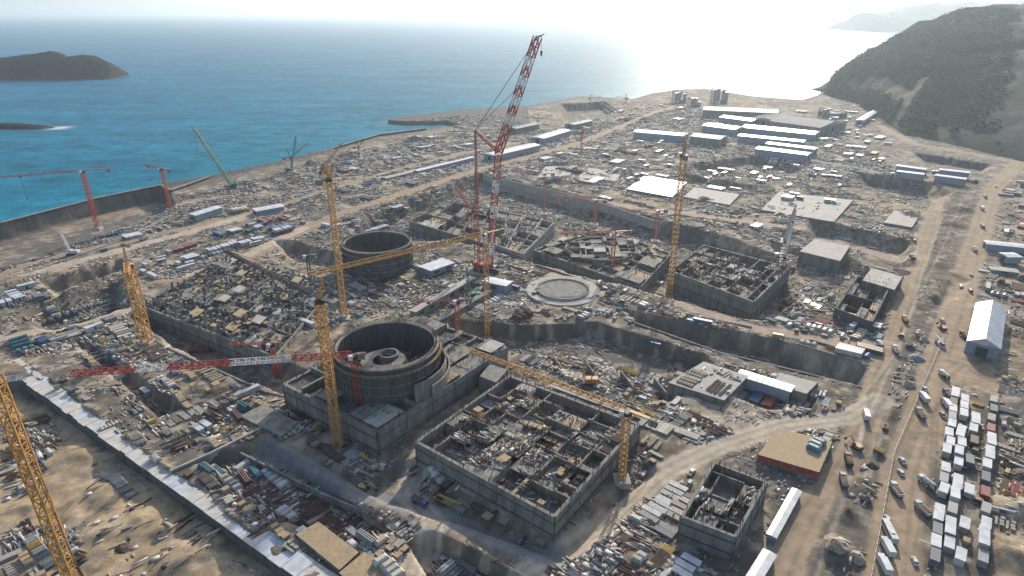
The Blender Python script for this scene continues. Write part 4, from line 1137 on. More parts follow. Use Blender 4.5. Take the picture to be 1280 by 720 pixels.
# pale jib entering at left edge
xa, ya = G(-30, 478, 14); xb, yb = G(34, 470, 14)
t = empty('crane_jib', (xa, ya, 0)); tag(t, 'pale lattice jib entering at the edge above the channel wall', 'crane')
mb = MB(); mb.lattice((0, 0, 14), (xb-xa, yb-ya, 14), 2.0, 2.2, .28, tri=True); mb.build('jib', WHT, t)
mb = MB(); mb.lattice((0, 0, 0), (0, 0, 14), 2.2, 2.3, .28); mb.build('mast', WHT, t)

# ================================================================== site clutter: prototypes
P = {}
def proto(kind, cat, build, tint=True):
    P.setdefault(kind, []).append((cat, build))
class Kit:
    """builds a thing once, then copies it with its parts"""
    def __init__(s, name, cat, parts): s.name, s.cat, s.parts, s.first = name, cat, parts, None
    def make(s, loc, rz, color, label, group=None, scale=1.0):
        if s.first is None:
            r = empty(s.name) if isinstance(s.parts, list) else None
            def rec(parts, parent):
                for p in parts:
                    nm, mb, m = p[0], p[1], p[2]
                    o = mb.build(nm, m, parent)
                    if len(p) > 3: rec(p[3], o)
                    s_first_tint(o, m)
            def s_first_tint(o, m): o['tint'] = 1 if m in (PAINT, WORN) else 0
            if r is None:
                nm, mb, m = s.parts; r = mb.build(s.name, m); s_first_tint(r, m)
            else: rec(s.parts, r)
            s.first = r
        else:
            def cp(o, parent):
                c = o.copy(); COL.objects.link(c); c.parent = parent
                for ch in kids.get(o.name, []): cp(ch, c)
                return c
            kids = s.kids
            r = cp(s.first, None)
        def walk(o):
            out = [o]
            for ch in o_children(o): out += walk(ch)
            return out
        if not hasattr(s, 'kids'):
            s.kids = {}
            def reg(o):
                ch = [c for c in COL.objects if c.parent == o] if not isinstance(s.parts, tuple) else []
                if ch: s.kids[o.name] = ch
                for c in ch: reg(c)
            reg(r)
        r.location = loc; r.rotation_euler = (0, 0, rz); r.scale = (scale,)*3 if not isinstance(scale, tuple) else scale
        if color is not None:
            def paint(o):
                o.color = (*color, 1)
                for c in o.children: paint(c)
            paint(r)
        tag(r, label, s.cat, group)
        return r
def o_children(o): return list(o.children)
def B(*boxes):
    mb = MB()
    for b in boxes: mb.box(*b)
    return mb
KITS = {}
def kit(key, name, cat, parts): KITS.setdefault(key, []).append(Kit(name, cat, parts))
def ribs(L, W, H, n=8, d=.05):
    mb = MB(); mb.box(0, 0, .15, L, W, H-.15)
    for k in range(n):
        x = -L/2 + (k+.5)*L/n; mb.box(x, 0, .2, L/n*.5, W+2*d, H-.3)
    return mb
# cabins and containers
def win(*xs): return [('window', B((x, -1.24, 1.1, .9, .06, .8)), GLS) for x in xs]
kit('cabin', 'site_cabin', 'cabin', [('body', B((0, 0, .1, 6, 2.4, 2.5)), PAINT), ('roof', B((0, 0, 2.62, 6.2, 2.6, .16)), ROOFW), ('door', B((-.6, -1.24, .15, .9, .07, 2)), DRK)] + win(-2.2, 1.4))
kit('cabin', 'site_cabin', 'cabin', [('body', B((0, 0, .1, 9, 3, 2.6)), PAINT), ('roof', B((0, 0, 2.72, 9.3, 3.2, .16)), ROOFW), ('air_conditioner', B((3, 1.65, 1.6, .9, .35, .6)), WHT), ('door', B((0, -1.53, .15, .9, .07, 2)), DRK)])
kit('container', 'shipping_container', 'container', [('body', ribs(6.06, 2.44, 2.6), PAINT), ('door', B((3.06, -.6, .25, .06, 1.1, 2.2), (3.06, .6, .25, .06, 1.1, 2.2)), PAINT)])
kit('container', 'shipping_container', 'container', [('body', ribs(12.1, 2.44, 2.6, 14), PAINT), ('door', B((6.08, -.6, .25, .06, 1.1, 2.2), (6.08, .6, .25, .06, 1.1, 2.2)), PAINT)])
def planks(n, L, W, gap, jitter=.2, layers=4, h=.12, seed=1):
    r = random.Random(seed); mb = MB()
    for l in range(layers):
        for k in range(n):
            mb.box(r.uniform(-jitter, jitter), -W/2+(k+.5)*W/n, .1+l*(h+.02), L*r.uniform(.88, 1.05), W/n*(1-gap), h, r.uniform(-.02, .02))
    return mb
kit('timber', 'timber_stack', 'timber stack', ('s', planks(6, 4.5, 1.8, .1, seed=2), WORN))
kit('timber', 'timber_stack', 'timber stack', ('s', planks(4, 6, 1.5, .15, .5, 6, seed=3), WORN))
kit('timber', 'timber_stack', 'timber stack', ('s', planks(5, 3.2, 2.6, .05, .3, 8, seed=4), WORN))
def bundle(n, L, W, t, seed, spread=.3):
    r = random.Random(seed); mb = MB()
    for k in range(n):
        y = r.uniform(-W/2, W/2); z = .15 + r.random()*t; a = r.uniform(-.05, .05)*spread*3
        mb.beam((-L/2+r.uniform(-.6, .6), y, z), (L/2+r.uniform(-.6, .6), y+a*L, z), .13)
    return mb
kit('rebar', 'rebar_bundle', 'rebar bundle', ('s', bundle(16, 11.5, 1.2, .5, 1), WORN))
kit('rebar', 'rebar_bundle', 'rebar bundle', ('s', bundle(22, 9, 2.6, .4, 2, 1), WORN))
def pipes(n, r_, L):
    mb = MB(); rows = [n, n-1, n-2]; z = r_
    for q in rows:
        for k in range(q): mb.cyl((-L/2, (k-(q-1)/2)*2.05*r_, z), (L/2, (k-(q-1)/2)*2.05*r_, z), r_, n=8)
        z += r_*1.75
    return mb
kit('pipes', 'pipe_stack', 'pipe stack', ('s', pipes(5, .35, 8), PAINT))
kit('pipes', 'pipe_stack', 'pipe stack', ('s', pipes(4, .55, 6), WORN))
def ibeams(n, L):
    mb = MB()
    for k in range(n):
        y = (k-(n-1)/2)*.62
        mb.box(0, y, .1, L, .42, .06); mb.box(0, y, .16, L, .06, .4); mb.box(0, y, .56, L, .42, .06)
    return mb
kit('girder', 'steel_girders', 'girders', ('s', ibeams(4, 12), WORN))
kit('girder', 'steel_girders', 'girders', ('s', ibeams(6, 8), WORN))
def panel(seed, L=6, W=2.7):
    r = random.Random(seed); mb = MB(); n = r.randint(1, 4)
    for l in range(n):
        mb.box(r.uniform(-.2, .2), r.uniform(-.2, .2), .08+l*.32, L, W, .1, r.uniform(-.04, .04))
        for k in range(6): mb.box(-L/2+.5+k*(L-1)/5, 0, .19+l*.32, .12, W, .2)
    return mb
kit('panel', 'formwork_panel', 'formwork panel', ('s', panel(3), WORN))
kit('panel', 'formwork_panel', 'formwork panel', ('s', panel(5, 4, 3), WORN))
kit('panel', 'formwork_panel', 'formwork panel', ('s', panel(8, 8, 2.4), WORN))
kit('precast', 'precast_slab', 'precast slab', ('s', B((0, 0, .1, 7, 2.4, .35), (.1, .05, .5, 6.8, 2.3, .3), (-.1, 0, .85, 7, 2.4, .3)), WORN))
kit('precast', 'precast_slab', 'precast slab', ('s', B((-1.5, 0, 0, 1.4, 1.2, 1.1), (.3, .1, 0, 1.4, 1.2, 1.0), (2.1, -.1, 0, 1.4, 1.2, 1.2), (0, 1.6, 0, 4.6, .8, .8)), WORN))
def tarp(L, W, H):
    mb = MB(); mb.box(0, 0, 0, L, W, H*.7, 0, .96, .96); mb.box(0, 0, H*.7+.01, L*.96, W*.96, H*.3, 0, .72, .6); return mb
kit('pallet', 'covered_pile', 'covered pile', ('s', tarp(3.4, 2.4, 1.6), WORN))
kit('pallet', 'covered_pile', 'covered pile', ('s', tarp(5, 2.6, 1.9), PAINT))
kit('crate', 'wooden_crate', 'crate', [('box', B((0, 0, .15, 2.4, 1.8, 1.5)), WORN), ('lid', B((0, 0, 1.66, 2.55, 1.95, .12)), WOOD)])
def skip():
    mb = MB(); mb.box(0, 0, .1, 3.2, 1.6, 1.3, 0, 1.3, 1.1); return mb
kit('skip', 'waste_skip', 'skip', [('body', skip(), PAINT), ('load', B((0, 0, 1.41, 3.4, 1.3, .12), (.5, .2, 1.5, 1, .8, .3)), RUST)])
def drum():
    mb = MB(); mb.cyl((0, -.55, 1), (0, -.45, 1), 1, n=14); mb.cyl((0, .45, 1), (0, .55, 1), 1, n=14); mb.cyl((0, -.44, 1), (0, .44, 1), .55, n=12); return mb
kit('drum', 'cable_drum', 'cable drum', ('s', drum(), WORN))
tk = MB(); tk.cyl((-2.2, 0, 1.3), (2.2, 0, 1.3), 1.1, n=14)
kit('tank', 'water_tank', 'tank', [('tank', tk, PAINT), ('cradle', B((-1.3, 0, 0, .3, 1.8, .5), (1.3, 0, 0, .3, 1.8, .5)), DRK)])
kit('generator', 'generator', 'generator', [('housing', B((0, 0, .3, 3.2, 1.3, 1.7)), PAINT), ('exhaust', B((1.1, .2, 2.01, .2, .2, .7)), DRK), ('skid', B((0, 0, 0, 3.5, 1.4, .28)), DRK)])
def scaf(w, h):
    mb = MB(); mb.lattice((0, 0, 0), (0, 0, h), w, 2, .12); return mb
kit('scaffold', 'scaffold_tower', 'scaffold tower', [('frame', scaf(2.4, 7), WORN), ('deck', B((0, 0, 6.1, 2.7, 2.7, .1)), WOOD)])
kit('scaffold', 'scaffold_tower', 'scaffold tower', [('frame', scaf(3.0, 4.5), WORN), ('deck', B((0, 0, 4.4, 3.3, 3.3, .1)), WOOD)])
mm_ = MB(); mm_.lattice((0, 0, 0), (0, 0, 12), .5, 1.2, .08)
kit('mast', 'light_mast', 'light mast', [('pole', mm_, STEELG), ('lamp_head', B((0, 0, 12, 1.6, .4, .5)), WHT), ('ballast', B((0, 0, 0, 1.4, 1.4, .5)), CONCL)])
def moundmb(seed, r=4, h=2):
    rr = random.Random(seed); mb = MB(); n = 12; mb.v.append((0, 0, h))
    for k, (f, z) in enumerate(((.3, .8), (.6, .45), (1.0, -.15))):
        for i in range(n):
            a = 2*math.pi*i/n; q = r*f*rr.uniform(.75, 1.2); mb.v.append((math.cos(a)*q, math.sin(a)*q, h*z*rr.uniform(.85, 1.15)))
    for i in range(n): mb.f.append((0, 1+i, 1+(i+1) % n))
    for k in range(2):
        for i in range(n):
            j = (i+1) % n; a = 1+k*n; mb.f.append((a+i, a+n+i, a+n+j, a+j))
    return mb
kit('heap', 'soil_heap', 'soil heap', ('s', moundmb(1), WORN)); kit('heap', 'soil_heap', 'soil heap', ('s', moundmb(2, 3, 1.6), WORN)); kit('heap', 'soil_heap', 'soil heap', ('s', moundmb(4, 5, 2.2), WORN))
# vehicles
def wheel_parts(xs, y, r=.5, w=.35):
    out = []
    for x in xs:
        for s in (-1, 1):
            a = MB(); a.cyl((x, s*y-w/2*s, r), (x, s*y+w/2*s, r), r, n=12)
            b = MB(); b.cyl((x, s*y+w/2*s, r), (x, s*y+(w/2+.03)*s, r), r*.55, n=8)
            out.append(('wheel', a, RUB, [('rim', b, STEELG)]))
    return out
def hl(x, y, z): return [('headlight', B((x, s*y, z, .08, .3, .2)), WHT) for s in (-1, 1)]
car_b = MB(); car_b.box(0, 0, .35, 4.4, 1.8, .55, 0, .97, .94); car_b.box(-.2, 0, .9, 2.5, 1.65, .58, 0, .72, .84)
kit('car', 'parked_car', 'car', [('body', car_b, PAINT), ('windscreen', B((.98, 0, .98, .06, 1.35, .36)), GLS), ('rear_window', B((-1.38, 0, .98, .06, 1.35, .36)), GLS), ('side_window', B((-.2, .78, .98, 1.8, .06, .34)), GLS), ('side_window', B((-.2, -.78, .98, 1.8, .06, .34)), GLS)] + wheel_parts((-1.35, 1.35), .82, .34, .22) + hl(2.2, .6, .6))
pk = MB(); pk.box(0, 0, .5, 5.2, 1.85, .55, 0, .98, .95); pk.box(.5, 0, 1.06, 2.2, 1.7, .65, 0, .75, .85)
kit('pickup', 'pickup_truck', 'pickup', [('body', pk, PAINT), ('windscreen', B((1.48, 0, 1.15, .06, 1.35, .4)), GLS), ('load_bed', B((-1.7, 0, 1.06, 1.6, 1.5, .06)), DRK), ('side_window', B((.5, .82, 1.15, 1.5, .06, .36)), GLS), ('side_window', B((.5, -.82, 1.15, 1.5, .06, .36)), GLS)] + wheel_parts((-1.6, 1.7), .85, .4, .26) + hl(2.6, .65, .75))
def cab(x): return [('cab', B((x, 0, .9, 2.1, 2.4, 2.1, 0, .9, .94)), PAINT, [('windscreen', B((x+1.02, 0, 1.9, .07, 2.0, .8)), GLS)])]
kit('truck', 'dump_truck', 'truck', cab(3.0) + [('tipper_body', B((-1.2, 0, 1.2, 5.6, 2.4, 1.4, 0, 1.06, 1.06)), WORN), ('load', B((-1.2, 0, 2.61, 5.2, 2.1, .25, 0, .7, .6)), RUST), ('chassis', B((0, 0, .7, 8, 1.0, .35)), DRK)] + wheel_parts((-2.9, -1.6, 2.9), 1.05) + hl(4.08, .85, 1.1))
kit('truck', 'box_truck', 'truck', cab(3.2) + [('box_body', B((-1.2, 0, 1.15, 6.4, 2.5, 2.5)), ROOFW), ('chassis', B((0, 0, .7, 8.2, 1.0, .35)), DRK)] + wheel_parts((-2.6, 3.0), 1.05) + hl(4.28, .85, 1.1))
mx = MB(); mx.cyl((-3.6, 0, 2.9), (1.4, 0, 2.1), .7, 1.35, 14); mx.cyl((1.41, 0, 2.1), (1.9, 0, 2.0), 1.34, .8, 14)
kit('mixer', 'concrete_mixer_truck', 'truck', cab(3.2) + [('mixer_drum', mx, WORN), ('chute', B((-4.0, 0, 1.3, .8, .5, 1.4)), DRK), ('chassis', B((-.2, 0, .7, 8.4, 1.0, .35)), DRK)] + wheel_parts((-2.9, -1.6, 3.0), 1.05) + hl(4.28, .85, 1.1))
kit('flatbed', 'flatbed_trailer', 'trailer', cab(6.0) + [('deck', B((-1, 0, 1.1, 11.5, 2.5, .3)), WORN), ('load', B((-1.5, 0, 1.42, 8, 1.8, .9)), RUST), ('chassis', B((1, 0, .7, 11, .9, .35)), DRK)] + wheel_parts((-5, -3.7, 5.9), 1.05) + hl(7.08, .85, 1.1))
kit('bus', 'site_bus', 'bus', [('body', B((0, 0, .5, 11, 2.5, 2.6, 0, .99, .95)), PAINT), ('windscreen', B((5.5, 0, 1.5, .08, 2.1, 1.1)), GLS), ('side_window', B((0, 1.24, 1.7, 9.6, .07, .8)), GLS), ('side_window', B((0, -1.24, 1.7, 9.6, .07, .8)), GLS), ('roof_hatch', B((-2, 0, 3.11, 1.8, 1.5, .25)), WHT)] + wheel_parts((-3.4, 3.6), 1.05) + hl(5.5, .85, .8))
am = MB(); am.beam((.8, .3, 2.0), (3.6, .3, 4.4), .45); am.beam((3.6, .3, 4.4), (6.0, .3, 2.2), .35)
bk = MB(); bk.box(6.1, .3, .9, 1.0, 1.2, 1.1, 0, .7, 1)
kit('excavator', 'excavator', 'excavator', [('crawler_track', B((0, 1.25, 0, 4.2, .6, .9, 0, .85, 1)), DRK), ('crawler_track', B((0, -1.25, 0, 4.2, .6, .9, 0, .85, 1)), DRK), ('body', B((-.6, 0, 1.0, 3.6, 2.6, 1.3)), PAINT), ('cab', B((.7, .9, 1.1, 1.5, .9, 1.7, 0, .85, .9)), GLS), ('boom', am, PAINT), ('bucket', bk, DRK), ('counterweight', B((-2.6, 0, 1.0, .7, 2.5, 1.2)), DRK)])
hp = MB(); hp.beam((-2, 0, 2.9), (3.5, 0, 4.6), .5)
kit('mobile', 'mobile_crane', 'mobile crane', [('chassis', B((0, 0, .6, 9, 2.5, .8)), PAINT), ('cab', B((3.6, .6, 1.4, 1.6, 1.1, 1.3)), PAINT), ('boom', (lambda b: (b.beam((-3, 0, 2.6), (6.5, 0, 3.6), .7), b.beam((5.5, 0, 3.5), (9, 0, 3.95), .45), b)[-1])(MB()), PAINT), ('turntable', B((-1.8, 0, 1.42, 3, 2.2, 1.1)), DRK)] + wheel_parts((-3.2, -1.6, 1.6, 3.2), 1.1, .6))

PAL = dict(white=(.50, .50, .49), cream=(.44, .40, .33), grey=(.26, .26, .26), blue=(.05, .11, .28), red=(.30, .04, .03), rusty=(.17, .075, .045), brown=(.14, .085, .055),
           tan=(.33, .26, .17), pale=(.44, .39, .32), yellow=(.52, .33, .04), green=(.05, .16, .09), dark=(.045, .045, .05), teal=(.05, .20, .24), orange=(.45, .16, .03), sandy=(.40, .30, .19), slate=(.12, .14, .17))
KC = dict(cabin=['white', 'white', 'white', 'cream', 'grey'], container=['white', 'grey', 'blue', 'red', 'brown', 'white', 'slate', 'cream', 'grey', 'cream'], timber=['tan', 'pale', 'brown', 'tan', 'cream'],
          rebar=['rusty', 'brown', 'dark', 'rusty'], pipes=['grey', 'slate', 'white', 'rusty', 'teal'], girder=['rusty', 'red', 'brown', 'slate'], panel=['pale', 'tan', 'yellow', 'cream', 'grey', 'pale', 'brown', 'white'],
          precast=['cream', 'white', 'grey', 'pale'], pallet=['white', 'slate', 'cream', 'grey', 'teal', 'cream', 'sandy', 'white'], crate=['tan', 'brown', 'pale'], skip=['yellow', 'blue', 'red', 'grey'], drum=['brown', 'tan', 'dark'],
          tank=['white', 'blue', 'grey'], generator=['yellow', 'white', 'green', 'orange'], scaffold=['grey', 'yellow', 'rusty', 'slate'], mast=['grey'], heap=['sandy', 'tan', 'grey', 'brown', 'sandy'],
          car=['white', 'white', 'grey', 'dark', 'white', 'blue'], pickup=['white', 'white', 'grey'], truck=['white', 'yellow', 'white', 'red', 'orange'], mixer=['white', 'yellow'], flatbed=['white', 'blue'],
          bus=['white', 'blue'], excavator=['yellow', 'orange', 'yellow'], mobile=['yellow', 'red', 'white'])
KN = dict(cabin='site cabin', container='steel container', timber='timber stack', rebar='rebar bundle', pipes='pipe stack', girder='girder stack', panel='formwork panels', precast='slab stack',
          pallet='covered pile', crate='lidded crate', skip='waste skip', drum='cable drum', tank='water tank', generator='generator', scaffold='scaffold tower', mast='light mast', heap='soil heap',
          car='car', pickup='pickup', truck='lorry', mixer='mixer lorry', flatbed='flatbed lorry', bus='bus', excavator='excavator', mobile='mobile crane')
COUNT = {}; PENDING = []; TAKEN = []; DEB = []
def free(x, y, r):
    for (a, b, c) in TAKEN:
        if abs(a-x) < c+r and abs(b-y) < c+r and (a-x)**2+(b-y)**2 < (c+r)**2*.8: return False
    return True
def place(kind, x, y, z, rz, zone, color=None, var=None, fixed=None, s=1.0):
    if pix(x, y, z)[1] > 745: return False
    if COUNT.get(kind, 0) >= 298:
        return False
    COUNT[kind] = COUNT.get(kind, 0) + 1
    cn = color or rnd.choice(KC[kind]); v = rnd.randrange(len(KITS[kind])) if var is None else var
    PENDING.append((kind, x, y, z, rz, zone, cn, v, fixed, s))
    return True
MIXES = dict(
    mixed=dict(panel=5, timber=5, rebar=4, pallet=4, container=2, pipes=2, girder=2, precast=3, crate=3, heap=2, skip=1, drum=1, scaffold=1, generator=1, cabin=1, tank=.5),
    yard=dict(container=4, cabin=3, pallet=4, timber=3, girder=3, pipes=3, rebar=2, precast=2, truck=.6, car=.5, crate=2, tank=.7),
    steel=dict(rebar=6, girder=4, timber=4, panel=3, pipes=3, pallet=2, precast=1),
    white=dict(cabin=7, container=3, pallet=2, precast=2, car=.6, truck=.5),
    rough=dict(heap=6, rebar=2, timber=2, pallet=1, panel=1, skip=.5, excavator=.5),
    red=dict(girder=5, rebar=5, container=1, timber=3, panel=3, pallet=3, precast=2, scaffold=1),
    form=dict(panel=7, timber=5, scaffold=1.5, pallet=2, precast=2, crate=2, rebar=3))
def wchoice(d):
    t = rnd.random()*sum(d.values())
    for k, w in d.items():
        t -= w
        if t <= 0: return k
    return k
SIZE = dict(cabin=3.4, container=3.8, timber=2.3, rebar=3, pipes=3, girder=3.6, panel=2.8, precast=2.6, pallet=2, crate=1.5, skip=2, drum=1.2, tank=2, generator=1.8, scaffold=2, mast=1, heap=3, car=2.4, pickup=2.6, truck=4, mixer=4, flatbed=6, bus=5, excavator=3, mobile=4)
roadpts = [(p, w) for p, w, c in roads]
def offroad(x, y, pad=1.5):
    X = np.array([x]); Y = np.array([y])
    for p, w in roadpts:
        if line_dist(X, Y, p)[0] < w*.5 + pad: return False
    return True
STEP = dict(cabin=3.3, container=2.7, timber=2.6, rebar=1.9, pipes=4.2, girder=3.2, panel=3.2, precast=2.9, pallet=2.9, crate=2.3, truck=3.6, tank=3)
def surf1(sf, x, y):               # deck of a roofless building under (x, y), else its floor
    for poly, z in DECKS.get(sf[0], []):
        if inside(np.array([x]), np.array([y]), poly)[0]: return z + .02
    return sf[1] + .02
def surfn(sf, X, Y):
    Zs = np.full(len(X), sf[1] + .02)
    for poly, z in DECKS.get(sf[0], []):
        Zs[inside(X, Y, poly)] = z + .02
    return Zs
def zone(phrase, poly_px, n, mix, ztop=None, ang=None, debris=0, dmax=1.0, check=True, pal=None, dpal='mix'):
    poly = [G(x, y, (ztop[1]+4 if isinstance(ztop, tuple) else ztop) or 0) for x, y in poly_px]
    xs = [p[0] for p in poly]; ys = [p[1] for p in poly]
    c = 0; tries = 0
    # sorted runs of the same material laid side by side
    while c < n*.72 and tries < n*3:
        tries += 1
        x0, y0 = rnd.uniform(min(xs), max(xs)), rnd.uniform(min(ys), max(ys))
        k = wchoice(MIXES[mix]) if isinstance(mix, str) else wchoice(mix)
        if k not in STEP: continue
        a = R(rnd.choice((-40, 50))) + R(rnd.gauss(0, 3)); st = STEP[k]; col = rnd.choice(KC[k]) if pal is None else rnd.choice(pal)
        dx, dy = -math.sin(a)*st, math.cos(a)*st; run = []
        for q in range(rnd.randint(3, 8)):
            x, y = x0+dx*q+rnd.gauss(0, .25), y0+dy*q+rnd.gauss(0, .25)
            if not inside(np.array([x]), np.array([y]), poly)[0] or not free(x, y, SIZE[k]*.7): break
            if ztop is None and not offroad(x, y, 2): break
            run.append((x, y))
        if len(run) < 2: continue
        vv = rnd.randrange(len(KITS[k]))
        for x, y in run:
            z = surf1(ztop, x, y) if isinstance(ztop, tuple) else (ztop if ztop is not None else h1(x, y) - .08)
            if c < n and place(k, x, y, z, a + R(rnd.gauss(0, 1.5)), phrase, col if rnd.random() < .75 else None, vv): c += 1
        TAKEN.extend((x, y, SIZE[k]) for x, y in run)
    tries = 0
    while c < n and tries < n*14:
        tries += 1
        x, y = rnd.uniform(min(xs), max(xs)), rnd.uniform(min(ys), max(ys))
        if not inside(np.array([x]), np.array([y]), poly)[0]: continue
        k = wchoice(MIXES[mix]) if isinstance(mix, str) else wchoice(mix)
        r = SIZE[k]
        if not free(x, y, r): continue
        if ztop is None and not offroad(x, y, r*.5): continue
        z = surf1(ztop, x, y) if isinstance(ztop, tuple) else (ztop if ztop is not None else h1(x, y) - .08)
        a = (ang if ang is not None else R(rnd.choice((-40, 50)))) + R(rnd.gauss(0, 5)) + (R(90) if rnd.random() < .25 else 0)
        if place(k, x, y, z, a, phrase, pal and rnd.choice(pal)): TAKEN.append((x, y, r)); c += 1
    if debris: DEB.append((poly, debris, ztop, dmax, dpal))

# ---- hand placed vehicles
def veh(kind, px, py, color, label, rz=None, var=0, along=None):
    x, y, z = on(px, py); TAKEN.append((x, y, SIZE[kind]))
    place(kind, x, y, z, R(rz if rz is not None else 75), None, color, var, label, .87)
VP = 'the road of parked vehicles'
for px, py, kind, col, rz, var, lab in [
    (1104, 710, 'truck', 'white', 82, 1, 'white box lorry at the very bottom of the parked column'), (1108, 688, 'truck', 'white', 82, 1, 'white box lorry second in the parked column from its near end'),
    (1111, 668, 'bus', 'white', 80, 0, 'white bus in the parked column near the container rows'), (1109, 650, 'car', 'white', 80, 0, 'white car just ahead of the white bus'),
    (1143, 703, 'car', 'white', 75, 0, 'white car standing alone in the bare lane by the lower edge'), (1153, 640, 'truck', 'white', 100, 0, 'white lorry with dark tipper body beside the container rows'),
    (1158, 607, 'mixer', 'white', 105, 0, 'white concrete mixer lorry turning beside the container rows'), (1120, 616, 'truck', 'white', 85, 0, 'white tipper lorry alone in the column of vehicles'),
    (1126, 592, 'car', 'white', 85, 0, 'white car in the vehicle column, nearer of a close pair'), (1128, 578, 'pickup', 'white', 85, 0, 'white pickup in the vehicle column, farther of a close pair'),
    (1150, 520, 'truck', 'grey', 80, 0, 'grey tipper lorry nearest in the middle parked group'), (1154, 500, 'truck', 'white', 80, 1, 'white box lorry in the middle parked group'),
    (1156, 488, 'pickup', 'white', 80, 0, 'white pickup topmost in the middle parked group'), (1180, 472, 'mixer', 'white', 88, 0, 'white mixer lorry below the gabled shed'),
    (1184, 496, 'truck', 'blue', 80, 0, 'blue tipper lorry beside the container yard gate'), (1182, 508, 'truck', 'grey', 80, 1, 'grey lorry behind the blue tipper'),
    (1178, 520, 'pickup', 'grey', 80, 0, 'grey pickup at the mouth of the container rows'), (1175, 432, 'mobile', 'white', 85, 0, 'white mobile crane left of the gabled shed'),
    (1178, 412, 'excavator', 'orange', 85, 0, 'orange excavator above the white mobile crane'), (1178, 402, 'pickup', 'white', 80, 0, 'white pickup above the orange excavator'),
    (1205, 422, 'truck', 'brown', 85, 0, 'brown tipper lorry against the gabled shed'), (1131, 402, 'truck', 'yellow', 75, 0, 'yellow tipper lorry at the earth bank, top of three'),
    (1126, 420, 'excavator', 'yellow', 60, 0, 'yellow excavator between two lorries on the earth bank'), (1119, 440, 'truck', 'white', 75, 0, 'white tipper lorry at the earth bank, bottom of three'),
    (1100, 434, 'mixer', 'white', 80, 0, 'white mixer lorry at the end of the trench'), (1082, 522, 'truck', 'white', 70, 1, 'white box lorry at the road fork'),
    (1070, 560, 'excavator', 'yellow', 110, 0, 'yellow excavator digging below the road fork'), (1060, 578, 'truck', 'brown', 75, 0, 'brown tipper lorry beside the digging excavator'),
    (1054, 604, 'truck', 'grey', 75, 0, 'dark grey tipper lorry lowest on the earth bank edge'), (1227, 262, 'truck', 'white', 68, 1, 'white box lorry on the right service road below the bend'),
    (1231, 247, 'truck', 'white', 68, 0, 'white tipper lorry just below the hill road junction'), (1228, 285, 'mixer', 'white', 72, 0, 'white mixer lorry at the low white shed'),
    (1218, 314, 'truck', 'white', 72, 0, 'white tipper lorry midway on the right service road'), (1245, 234, 'car', 'white', 60, 0, 'white car at the hill road junction'),
    (1201, 360, 'tank', 'white', 70, 0, 'white tank in front of the gabled shed, larger'), (1213, 365, 'tank', 'green', 70, 0, 'greenish tank beside the white one above the gabled shed'),
    (1214, 345, 'car', 'grey', 70, 0, 'grey car above the two tanks'), (1142, 302, 'excavator', 'orange', 80, 0, 'orange excavator on the brown haul road'),
    (1140, 324, 'truck', 'brown', 80, 0, 'brown lorry below the orange excavator of the haul road'), (864, 592, 'pickup', 'white', 50, 0, 'white pickup on the pale road above the small roofless building'),
    (862, 605, 'car', 'grey', 60, 0, 'grey car behind the white pickup'), (820, 428, 'container', 'blue', -30, 0, 'blue container on the pale strip above the middle pit'),
    (876, 418, 'container', 'blue', -28, 1, 'bright blue long container near the trench head'), (972, 422, 'container', 'yellow', -25, 0, 'yellow container at the trench edge'),
    (555, 628, 'mobile', 'yellow', -35, 0, 'yellow mobile crane in the shade below the largest basement'), (520, 590, 'truck', 'white', 50, 0, 'white tipper lorry in the gap between the two concrete buildings'),
    (600, 640, 'truck', 'slate', -35, 0, 'slate lorry on the shaded road below the largest basement'), (455, 612, 'excavator', 'yellow', -20, 0, 'yellow excavator in the shaded pit'),
    (250, 440, 'container', 'red', 10, 1, 'long red container by the striped jib'), (525, 630, 'truck', 'blue', -35, 0, 'blue lorry on the shaded road'),
    (690, 183, 'truck', 'white', 50, 0, 'white lorry far along the diagonal road'), (540, 236, 'truck', 'white', 50, 0, 'white lorry midway along the diagonal road'), (480, 258, 'truck', 'yellow', 50, 0, 'yellow lorry on the near end of the diagonal road'),
    (180, 300, 'truck', 'white', 60, 0, 'white lorry on the coast road beside the quay'), (320, 306, 'bus', 'white', 50, 0, 'white bus on the pale side road'),
    ]:
    veh(kind, px, py, col, lab, rz, var)
# ---- container and cabin rows bottom right (three columns)
rows = [((1163, 716), (1193, 498), 'inner'), ((1181, 716), (1206, 500), 'second'), ((1197, 716), (1219, 520), 'third'), ((1224, 716), (1240, 500), 'outer')]
ORD = ['first', 'second', 'third', 'fourth', 'fifth', 'sixth', 'seventh', 'eighth', 'ninth', 'tenth', 'eleventh', 'twelfth', 'thirteenth', 'fourteenth', 'fifteenth', 'sixteenth', 'seventeenth', 'eighteenth', 'nineteenth', 'twentieth']
TENS = {20: 'twenty', 30: 'thirty', 40: 'forty', 50: 'fifty', 60: 'sixty'}
def ordinal(i):
    if i < 20: return ORD[i]
    t, r = divmod(i+1, 10)
    if r == 0: return {30: 'thirtieth', 40: 'fortieth', 50: 'fiftieth', 60: 'sixtieth'}.get((i+1), 'sixtieth')
    return TENS.get(t*10, 'sixty') + '-' + ORD[r-1]
